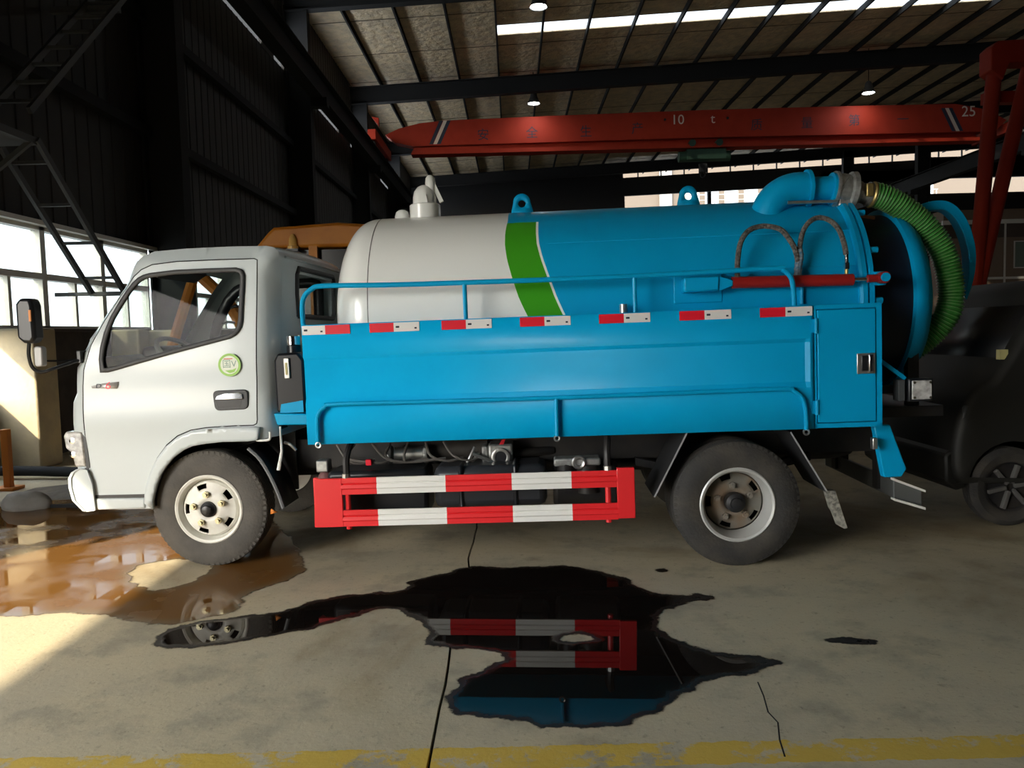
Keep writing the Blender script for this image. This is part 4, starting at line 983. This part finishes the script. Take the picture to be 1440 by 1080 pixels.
# filler dome and valves on the white front
fd = part('filler_dome', B().lathe([(.112,0),(.112,.115),(.104,.122),(.0,.122)], (1.325,0,2.285), (0,0,1), 28), TANKW)
part('dome_elbow', B().lathe([(.088,.0),(.086,.05),(.075,.095),(.05,.128),(.02,.142),(0,.144)], (1.325,0,2.405), (0,0,1), 24), TANKW, fd)
part('dome_rib', B().prism([(1.318,2.41),(1.35,2.47),(1.36,2.41)], -.095, -.06), TANKW, fd, smooth=0)
part('outlet_cap', B().lathe([(.036,0),(.038,.07),(.034,.105),(.02,.125),(0,.13)], (1.372,0,2.49), (0,0,1), 18), TANKW, fd)
part('dome_strut', B().bar((1.39,0,2.56),(1.45,0,2.42), .03, .03), TANKW, fd, smooth=0)
part('sight_dome', B().lathe([(.056,0),(.055,.035),(.045,.065),(.025,.08),(0,.083)], (1.155,0,2.295), (0,0,1), 20), TANKW)

# ---- suction elbow, valve and green hose at the rear top
PV = -.33
def nr(u_, w_): return (1.93+(u_-1.93)*.968, 1.48+(w_-1.48)*.968)       # same fittings, set nearer on the tank's shoulder
def pn(p): q = nr(p[0], p[2]); return (q[0], p[1], q[1])
def pnear(name, b, m, parent=None, **k): b.v = [pn(p) for p in b.v]; return part(name, b, m, parent, **k)
ep = []
for t in np.linspace(0, 1, 15):
    a = math.pi*t*.5; ep.append((3.975-.225*math.cos(a), PV, 2.155+.215*math.sin(a)))
el = pnear('suction_elbow', B().tube([(3.75,PV,2.05)]+ep+[(4.03,PV,2.368)], .112, 28), BLUE)
pnear('elbow_flange', B().lathe([(.13,-.012),(.13,.012)], (4.035,PV,2.367), (1,0,0), 28).lathe([(.085,.0),(.085,.16)], (4.04,PV,2.36), (1,0,0), 24), BLUE, el)
pnear('elbow_flange', B().lathe([(.118,0),(.118,.016)], (4.188,PV,2.352), (1,-.0,-.12), 28), BLUE, el)
va = pnear('gate_valve', B().lathe([(.13,0),(.13,.02),(.115,.025),(.12,.06),(.115,.10),(.135,.11),(.14,.14),(.12,.145)], (4.205,PV,2.35), (1,0,-.15), 28), ALLOY)
pnear('valve_body', B().cyl((4.275,PV-.09,2.25),(4.275,PV-.02,2.25), .062, 20).prism([(4.215,2.30),(4.33,2.32),(4.325,2.16),(4.30,2.12),(4.24,2.14),(4.215,2.2)], PV-.07, PV+.07), ALLOY, va, bevel=.012)
pnear('valve_rib', B().bar((4.22,PV-.115,2.33),(4.30,PV-.10,2.42), .014, .02), ALLOY, va, smooth=0)
pnear('valve_lever', B().bar((4.32,PV-.05,2.17),(4.48,PV-.03,2.14), .012, .02), mat('rusty lever', (.3,.13,.06), .7), va, smooth=0)
pnear('coupling', B().lathe([(.075,0),(.078,.03),(.068,.035),(.07,.08),(.082,.085),(.082,.11),(.07,.115)], (4.36,PV,2.33), (1,0,-.2), 24), ALLOY, va)
pnear('coupling_cam', B().box(4.40, 4.45, PV-.10, PV-.07, 2.28, 2.37), BRASS, va, bevel=.008)
pnear('coupling_ring', B().torus((4.475,PV,2.305), (1,0,-.2), .078, .014, 24, 8), BRASS, va)
pnear('drain_pipe', B().tube([(3.87,PV-.1,2.262),(4.2,PV-.1,2.256)], .012, 8), STEEL, el)
hp = smooth_path([(4.47,PV,2.31),(4.53,PV,2.293),(4.60,PV,2.262),(4.68,PV,2.209),(4.76,PV,2.145),(4.834,PV,2.075),(4.89,PV,2.0),(4.944,PV,1.914),(4.98,PV,1.82),(5.002,PV,1.715),(5.012,PV,1.62),(5.008,PV,1.54),(4.985,PV,1.46),(4.94,PV+.02,1.38),(4.88,PV+.04,1.31),(4.80,PV+.06,1.24),(4.70,PV+.08,1.17),(4.6,PV+.1,1.13)], 8)
# even spacing along the hose
def even(P, step):
    o = [P[0]]; acc = 0
    for a, b in zip(P[:-1], P[1:]):
        l = (b-a).length; t = step-acc
        while t <= l: o.append(a+(b-a)*(t/l)); t += step
        acc = (acc+l) % step if step else 0
    return o
hv = even(hp, .0115)
hose = pnear('suction_hose', B().tube(hv, [.086-.010*(k % 2) for k in range(len(hv))], 20), HOSEG, smooth=25)
bb = B()
for k in range(0, len(hv)-2, 2):
    bb.torus(hv[k], (hv[k+1]-hv[k]), .0855, .0026, 20, 5)
pnear('hose_rib', bb, HOSER, hose)
# hose chute: curved blue trough plate at the tail
hc = smooth_path([(1.93+(a-1.93)*1.036, 0, 1.48+(c_-1.48)*1.036) for a, c_ in ((4.70,2.20),(4.80,2.225),(4.90,2.215),(4.98,2.15),(5.04,2.04),(5.075,1.90),(5.075,1.77),(5.055,1.66),(5.02,1.555))], 5)
cb = B(); nh = len(hc)
for i, p in enumerate(hc):
    a = hc[max(i-1,0)]; c_ = hc[min(i+1,nh-1)]; t = (c_-a).normalized(); nr = Vector((-t.z, 0, t.x)); th = .065*(1-.7*(i/(nh-1))**3)
    for yy, d_ in ((-.12,0),(-.02,0),(-.02,-th),(-.12,-th)): cb.v.append(tuple(p+nr*d_+Vector((0,yy,0))))
for i in range(nh-1):
    for k in range(4): cb.f.append((i*4+k, i*4+(k+1) % 4, (i+1)*4+(k+1) % 4, (i+1)*4+k))
cb.f += [(0,1,2,3), tuple(range((nh-1)*4+3, (nh-1)*4-1, -1))]
part('hose_chute', cb, BLUE, bevel=.006)
part('chute_arm', B().bar((4.86,-.07,2.19),(4.62,-.07,2.02), .05, .05), BLUE, smooth=0)

# ---- tailgate ram with its hoses
CV = -.80
cyl_ = part('tailgate_cylinder', B().cyl((3.345,CV,1.706),(4.08,CV,1.694), .037, 24), CYLRED)
part('cylinder_rod', B().cyl((4.08,CV,1.694),(4.19,CV,1.694), .012, 12), CHROME, cyl_)
part('rod_end', B().cyl((4.17,CV,1.697),(4.25,CV,1.698), .024, 14).cyl((4.262,CV-.035,1.70),(4.262,CV+.035,1.70), .036, 20), CYLRED, cyl_)
part('rod_pin', B().cyl((4.262,CV-.05,1.70),(4.262,CV+.1,1.70), .027, 16), BLUE, cyl_)
part('rod_bracket', B().box(4.22, 4.30, CV+.03, -.60, 1.655, 1.74), BLUE, cyl_, bevel=.008)
part('ram_mount', B().prism([(3.042,1.748),(3.262,1.752),(3.258,1.658),(3.042,1.655)], -.84, -.66), BLUE, cyl_, bevel=.012)
part('mount_gusset', B().prism([(3.258,1.75),(3.345,1.72),(3.345,1.685),(3.258,1.655)], -.83, -.77), BLUE, cyl_, bevel=.005)
part('mount_plate', B().box(2.995, 3.30, -.735, -.69, 1.59, 1.785), BLUE, cyl_, bevel=.006)
part('ram_foot', B().cyl((3.79,-.74,1.56),(3.79,-.74,1.68), .013, 10), BLUE, cyl_)
part('hydraulic_hose', B().tube(smooth_path([(3.378,CV,1.735),(3.382,CV,1.84),(3.405,CV+.02,1.945),(3.453,CV+.05,2.016),(3.52,CV+.08,2.050),(3.585,CV+.08,2.054),(3.655,CV+.05,2.030),(3.70,CV+.04,1.98),(3.74,CV+.03,1.905),(3.76,CV+.03,1.82),(3.765,CV+.04,1.75)], 5), .017, 10), BRAID, cyl_)
part('hydraulic_hose', B().tube(smooth_path([(3.770,CV+.05,1.75),(3.775,CV+.05,1.88),(3.795,CV+.06,1.985),(3.83,CV+.07,2.05),(3.88,CV+.08,2.087),(3.93,CV+.08,2.090),(3.98,CV+.06,2.06),(4.015,CV+.03,2.0),(4.034,CV+.01,1.92),(4.043,CV,1.85)], 5), .016, 10), BRAID, cyl_)
part('hose_end', B().cyl((4.043,CV,1.86),(4.044,CV,1.80), .012, 10).cyl((4.044,CV,1.80),(4.044,CV,1.76), .017, 6), CHROME, cyl_)
part('hose_end', B().cyl((4.044,CV,1.76),(4.044,CV,1.725), .011, 10).cyl((3.378,CV,1.76),(3.378,CV,1.725), .014, 8), BRASS, cyl_)
part('hose_wrap', B().tube(smooth_path([(3.758,CV+.03,1.73),(3.762,CV+.03,1.79),(3.775,CV+.04,1.85),(3.77,CV+.04,1.90)], 4), [.024,.026,.022,.027,.023,.026,.022,.025,.023,.026,.022,.024,.02], 9), mat('blue painted hose wrap', (.05,.14,.22), .5, noise=(60,(.3,.3,.3),.8)), cyl_)

# ---- tail: lamp on its arm, mud flaps, rear beam
tl = part('tail_lamp', B().box(4.375, 4.522, -.89, -.80, .935, 1.074), BLACKP, bevel=.008)
part('lamp_lens', B().box(4.392, 4.512, -.898, -.888, .948, 1.064), LAMPG, tl, bevel=.006)
for sx_ in (4.405, 4.50):
    for sz_ in (.96, 1.052): part('lens_screw', B().cyl((sx_,-.903,sz_),(sx_,-.896,sz_), .008, 8), CHROME, tl)
part('lamp_bracket', B().box(4.318, 4.36, -.88, -.80, .94, 1.07), STEELM, tl, bevel=.006)
part('lamp_arm', B().bar((4.20,-.85,1.21),(4.37,-.85,1.075), .02, .022), BLUE, tl, smooth=0)
part('lamp_stay', B().box(4.17, 4.33, -.78, -.74, .98, 1.03), CHASSIS, tl, smooth=0)
part('tail_bracket', B().prism([(4.19,.79),(4.29,.79),(4.39,.51),(4.36,.46),(4.25,.46)], -.83, -.77), BLUE, bevel=.008)
rbm = part('rear_beam', B().prism([(4.40,.40),(4.58,.325),(4.58,.215),(4.40,.28)], -.62, .62), mat('galvanised beam', (.12,.125,.12), .5, metal=.3), bevel=.006)
part('beam_edge', B().prism([(4.39,.415),(4.585,.335),(4.585,.32),(4.39,.40)], -.66, -.60).prism([(4.39,.285),(4.585,.222),(4.585,.205),(4.39,.27)], -.66, -.60), TRIMW, rbm, smooth=0)
for y_ in (-.38, .38): part('beam_hanger', B().box(4.38, 4.48, y_-.04, y_+.04, .3, .6), CHASSIS, rbm, smooth=0)
def flap(name, x0, z0, x1, z1): 
    f_ = part(name, B().prism([(x0,z0),(x1,z1),(x1+.012,z1),(x0+.012,z0)], -.95, -.52), mat('black rubber flap', (.012,.012,.013), .7), smooth=0)
    part('flap_edge', B().bar((x0+.006,-.955,z0),(x1+.006,-.955,z1), .008, .008), mat('pale flap edge', (.3,.3,.3), .5), f_, smooth=0); return f_
flap('front_flap', 3.015, .80, 2.806, .405)
fr_ = flap('rear_flap', 3.637, .78, 3.855, .40)
part('worn_flap_end', B().prism([(3.850,.415),(3.905,.412),(3.975,.182),(3.955,.178),(3.925,.195),(3.895,.28),(3.88,.30)], -.96, -.90), mat('worn pale rubber', (.33,.31,.26), .8, noise=(40,(.05,.05,.045),.9)), fr_, smooth=0)
part('reflector', B().box(4.155, 4.185, -.90, -.86, .65, .72), STEEL, bevel=.004)
part('tail_frame', B().box(4.15, 4.75, -.55, .55, .80, .87).box(4.55, 4.62, -.5, -.44, .87, 1.25).box(4.55, 4.62, .44, .5, .87, 1.25), CHASSIS, smooth=0)
part('tap', B().cyl((4.80,-.3,1.46),(4.80,-.3,1.40), .012, 8).bar((4.77,-.3,1.40),(4.83,-.3,1.40), .012, .012), CHROME)

# ================================================================== THINGS AROUND
# ---- puddles: thin films of water on the slabs
def jitter(poly, a, seed):
    r = random.Random(seed); return [(x+r.uniform(-a,a), y+r.uniform(-a,a)) for x, y in poly]
def puddle(name, poly, m, label, z=.003, holes=(), grid=.06, seed=1, jit=.012):
    o_ = jitter(resample(round_poly(poly, 1), .035), jit, seed); hs_ = [jitter(resample(round_poly(h_, 1), .03), jit, seed+5) for h_ in holes]
    V, F = fill2d(o_, hs_, grid)
    d = dist_line(V, o_, True)
    for h_ in hs_: d = np.minimum(d, dist_line(V, h_, True))
    me = bpy.data.meshes.new(name); me.from_pydata([(x, y, z) for x, y in V], [], F); me.update()
    at = me.attributes.new('inner', 'FLOAT', 'POINT'); at.data.foreach_set('value', d.astype(np.float32))
    me.materials.append(m); o = bpy.data.objects.new(name, me); COL.objects.link(o); return tag(o, label, 'puddle')
puddle('puddle', [(-.72,4.54),(-.56,4.61),(-.40,4.73),(-.29,4.85),(-.13,4.76),(.14,4.78),(.38,4.76),(.53,4.60),(.68,4.48),(.70,4.29),(.80,4.20),(1.07,4.21),(1.26,4.15),(1.05,4.07),(.88,4.02),(.76,3.91),(.70,3.70),(.78,3.53),(.92,3.41),(1.06,3.39),(1.26,3.31),(1.05,3.23),(.99,3.13),(.84,3.14),(.66,3.01),(.55,2.87),(.39,2.75),(.12,2.74),(-.04,2.81),(-.20,2.87),(-.29,2.85),(-.33,2.98),(-.30,3.17),(-.17,3.32),(-.06,3.44),(-.27,3.48),(-.48,3.55),(-.48,3.75),(-.54,3.86),(-.63,4.02),(-.75,4.05),(-.88,3.95),(-1.06,3.77),(-1.26,3.69),(-1.41,3.62),(-1.70,3.57),(-1.87,3.68),(-1.80,3.93),(-1.47,4.03),(-1.25,4.10),(-1.19,4.23),(-1.01,4.31),(-.79,4.35),(-.64,4.41)],
       PUDDLE, 'large dark puddle in front of the truck reflecting the side guard',
       holes=[[(.19,3.60),(.28,3.635),(.35,3.60),(.28,3.57)]])
puddle('muddy_puddle', [(-4.6,7.3),(-3.4,7.2),(-2.4,6.9),(-2.0,6.2),(-1.6,5.5),(-1.38,4.95),(-1.33,4.76),(-1.42,4.53),(-1.57,4.35),(-1.51,4.19),(-1.54,4.04),(-1.67,3.97),(-1.81,3.88),(-1.97,3.89),(-2.24,4.05),(-2.5,4.1),(-2.83,4.05),(-3.3,4.25),(-3.8,4.6),(-4.3,5.4),(-5.0,6.4)],
       MUDDY, 'muddy brown puddle spreading under and beside the front wheel', grid=.08, seed=3,
       holes=[[(-2.52,4.91),(-2.38,5.08),(-2.1,5.06),(-1.98,4.8),(-2.02,4.62),(-2.13,4.46),(-2.31,4.58)]])
puddle('puddle', [(.80,4.61),(.83,4.66),(.90,4.67),(.95,4.63),(.93,4.57),(.86,4.55)], PUDDLE, 'small round dark wet spot near the rear wheel', grid=.03, jit=.004)
puddle('oil_stain', [(1.34,3.545),(1.45,3.56),(1.56,3.57),(1.68,3.52),(1.72,3.47),(1.60,3.43),(1.50,3.45),(1.42,3.50)], PUDDLE, 'ragged dark oil spot on the floor at right', grid=.03, jit=.012)
puddle('oil_stain', [(1.62,3.08),(1.75,3.07),(1.86,3.03),(1.80,2.99),(1.68,3.0)], puddle_material('faint oil', (.07,.06,.045), (.2,.18,.14), .3), 'faint dark stain below the ragged oil spot', grid=.03, jit=.01)

# ---- yellow machine behind the cab
dg_ = thing('yellow_excavator', 'yellow excavator parked behind the truck cab with beacon on its roof', 'excavator', (-2.2, 9.6, 0))
ob = lambda n, b, m, p=dg_, **k: obj(n, b, m, p, **k)
ob('cab_roof', B().prism([(-.78,2.52),(-.62,2.70),(-.55,2.76),(.2,2.80),(1.1,2.72),(1.1,2.52)], -.6, .55), YEL, bevel=.04)
for x_, y_ in ((-.7,-.55),(-.7,.48),(-.1,-.55),(1.0,-.55),(1.0,.48)): ob('cab_post', B().box(x_-.05, x_+.05, y_-.04, y_+.04, 1.1, 2.54), YEL, smooth=0)
ob('cab_glass', B().box(-.66, .96, -.5, .45, 1.3, 2.5), mat('dark machine interior', (.015,.016,.018), .2))
ob('body', B().prism([(-.9,.75),(-.9,1.2),(-.5,1.35),(2.0,1.5),(2.2,1.3),(2.2,.75)], -.75, .9), YEL, bevel=.05)
for y_ in (-.75, .95):
    t_ = ob('track', B().prism([(-1.2,.3),(-1.0,.08),(-.8,0),(1.7,0),(1.95,.1),(2.1,.35),(1.95,.62),(1.7,.7),(-.8,.7),(-1.05,.6)], y_-.2, y_+.2), mat('track rubber', (.03,.03,.03), .8), bevel=.03)
    for k in range(5): ob('track_roller', B().cyl((-.7+k*.55, y_-.22, .3), (-.7+k*.55, y_+.22, .3), .16, 16), STEELD, t_)
ob('boom', B().tube([(-.6,-.9,1.1),(-1.0,-.9,1.9),(-1.35,-.9,2.25)], .07, 8), YEL)
ob('arm', B().tube([(-1.35,-.9,2.25),(-1.7,-.9,1.3),(-1.75,-.9,.6)], .06, 8), YEL)
ob('boom_cylinder', B().cyl((-.5,-.9,1.2),(-.85,-.9,1.95), .035, 10), CHROME)
bc = ob('beacon', B().lathe([(.065,0),(.065,.03),(.05,.035),(.045,.12),(.02,.17),(0,.175)], (-.32,-.62,2.50), (0,0,1), 16), mat('amber beacon', (.7,.42,.12), .25, coat=.5))
ob('beacon_base', B().box(-.39,-.25,-.68,-.55,2.47,2.50), BLACKP, bc)

# ---- dark van at the right edge
vn = thing('dark_grey_van', 'dark grey van front parked behind the truck tail at right edge', 'van', (3.12, 5.42, 0))
ob = lambda n, b, m, p=vn, **k: obj(n, b, m, p, **k)
def vbody():
    pr = [(.06,.28),(0,.40),(.0,.62),(.05,.86),(.14,1.0),(.30,1.08),(.62,1.62),(.74,1.74),(.95,1.80),(3.3,1.80),(3.5,1.72),(3.6,1.4),(3.62,.40),(3.55,.26)]
    pr = round_poly(pr, 1)
    b = B(); ws = [(0,.06),(.02,.02),(.06,0),(1.34,0),(1.38,.02),(1.4,.06)]
    n_ = len(pr)
    for y_, ins in ws:
        q = inset(pr, ins) if ins else pr
        b.v += [(p[0], y_, p[1]) for p in q]
    for j in range(len(ws)-1):
        for i in range(n_): b.f.append((j*n_+i, j*n_+(i+1) % n_, (j+1)*n_+(i+1) % n_, (j+1)*n_+i))
    b.f += [tuple(range((len(ws)-1)*n_, len(ws)*n_))]
    # near side with wheel arches cut out
    o_ = resample(inset(pr, .06), .06); holes_ = []
    ar = lambda cx: [(cx+.32*math.cos(t), .30+.32*math.sin(t)) for t in np.linspace(0, 2*math.pi, 28, endpoint=False)]
    V, F = fill2d(o_, [ar(.42), ar(2.75)], .1)
    b.add([(p[0], 0, p[1]) for p in V], F); return b
ob('body', vbody(), VANM, smooth=40)
ob('windscreen', B().add([(.33,.10,1.11),(.60,.14,1.58),(.60,1.26,1.58),(.33,1.30,1.11)], [(0,1,2,3)]), BLACKP, thick=.02)
ob('side_window', B().add([(.62,-.004,1.14),(.80,-.004,1.62),(1.5,-.004,1.64),(1.5,-.004,1.14)], [(0,1,2,3)]), VANGLASS, thick=.008)
ob('rear_side_window', B().add([(1.6,-.004,1.14),(1.6,-.004,1.64),(3.2,-.004,1.62),(3.3,-.004,1.14)], [(0,1,2,3)]), VANGLASS, thick=.008)
for cx_ in (.42, 2.75):
    wv = ob('wheel', tyre(B(), cx_, .015, .17, .285, .185, .285), RUBBER)
    ob('wheel_rim', B().lathe([(.185,.03),(.18,.012),(.165,.02),(.155,.06),(0,.07)], (cx_,.015,.285), (0,1,0), 32), CHASSIS, wv)
    for k in range(6):
        a = 2*math.pi*k/6+.2; ob('wheel_spoke', B().bar((cx_+.03*math.cos(a),.035,.285+.03*math.sin(a)),(cx_+.165*math.cos(a),.03,.285+.165*math.sin(a)), .03, .035, (0,1,0)), mat('dull alloy spoke', (.1,.095,.09), .6), wv, bevel=.005)
ob('door_seam', B().tube([(.95,-.003,.42),(1.0,-.003,1.1)], .005, 5), BLACKP)
ob('bumper', B().prism([(.05,.26),(-.03,.32),(-.04,.52),(.06,.60),(.12,.58),(.12,.28)], .05, 1.35), VANM, bevel=.02)
ob('headlamp', B().prism([(.045,.72),(.075,.88),(.20,.92),(.24,.80)], .012, .25), mat('dull headlamp', (.06,.06,.06), .3), bevel=.015)
ob('mirror', B().box(.50, .60, -.16, -.02, 1.12, 1.28), BLACKP, bevel=.03)
ob('yellow_sticker', B().box(.34, .40, .05, .09, 1.20, 1.27), mat('yellow white sticker', (.6,.55,.25), .6), smooth=0)

# ---- things lying by the left wall
pp = obj('pipe', B().tube(smooth_path([(-5.9,8.35,.10),(-5.2,8.3,.09),(-4.4,8.2,.07),(-3.6,8.1,.06),(-2.9,8.0,.06)]), .055, 12), STEELD); tag(pp, 'long dark pipe lying on the floor along the plinth', 'pipe')
rk = obj('stone', B().sphere((-4.42,6.82,.04), .16, 18, 12, 1.35, .8, .75), ROCKM)
dm = rk.modifiers.new('d', 'DISPLACE'); tx = bpy.data.textures.new('rock', 'CLOUDS'); tx.noise_scale = .12; dm.texture = tx; dm.strength = .06
tag(rk, 'grey lump of stone at the left edge of the puddle', 'stone')
sg = obj('scrap_sheet', B().prism([(-4.15,6.74),(-3.6,6.85),(-3.3,6.95),(-3.7,6.7)], .02, .05, 'z'), STEELD, smooth=0); tag(sg, 'thin dark scrap strip on wet ground beside the stone', 'scrap')
op = thing('orange_post', 'orange metal post standing at the left edge of the picture', 'post', (-5.18, 7.75, 0))
obj('upright', B().box(-.035, .035, -.035, .035, .02, .62), ORANGEP, op, bevel=.006); obj('foot_plate', B().box(-.12, .1, -.1, .1, 0, .03), ORANGEP, op, bevel=.004)
mp = B()
V, F = fill2d(resample(round_poly([(-4.95,7.95),(-4.95,7.35),(-4.6,7.1),(-3.9,7.2),(-3.4,7.4),(-3.3,7.85),(-3.9,8.0)], 1), .1), [], .12)
r_ = random.Random(4); V2 = dist_line(V, round_poly([(-4.95,7.95),(-4.95,7.35),(-4.6,7.1),(-3.9,7.2),(-3.4,7.4),(-3.3,7.85),(-3.9,8.0)], 1), True)
mp.add([(p[0], p[1], .002+min(.07, d_*.12)*(.4+.6*r_.random())) for p, d_ in zip(V, V2)], F)
md = obj('dirt_patch', mp, MUD, smooth=80); tag(md, 'low heap of dark wet dirt in front of the left plinth', 'dirt', kind='stuff')
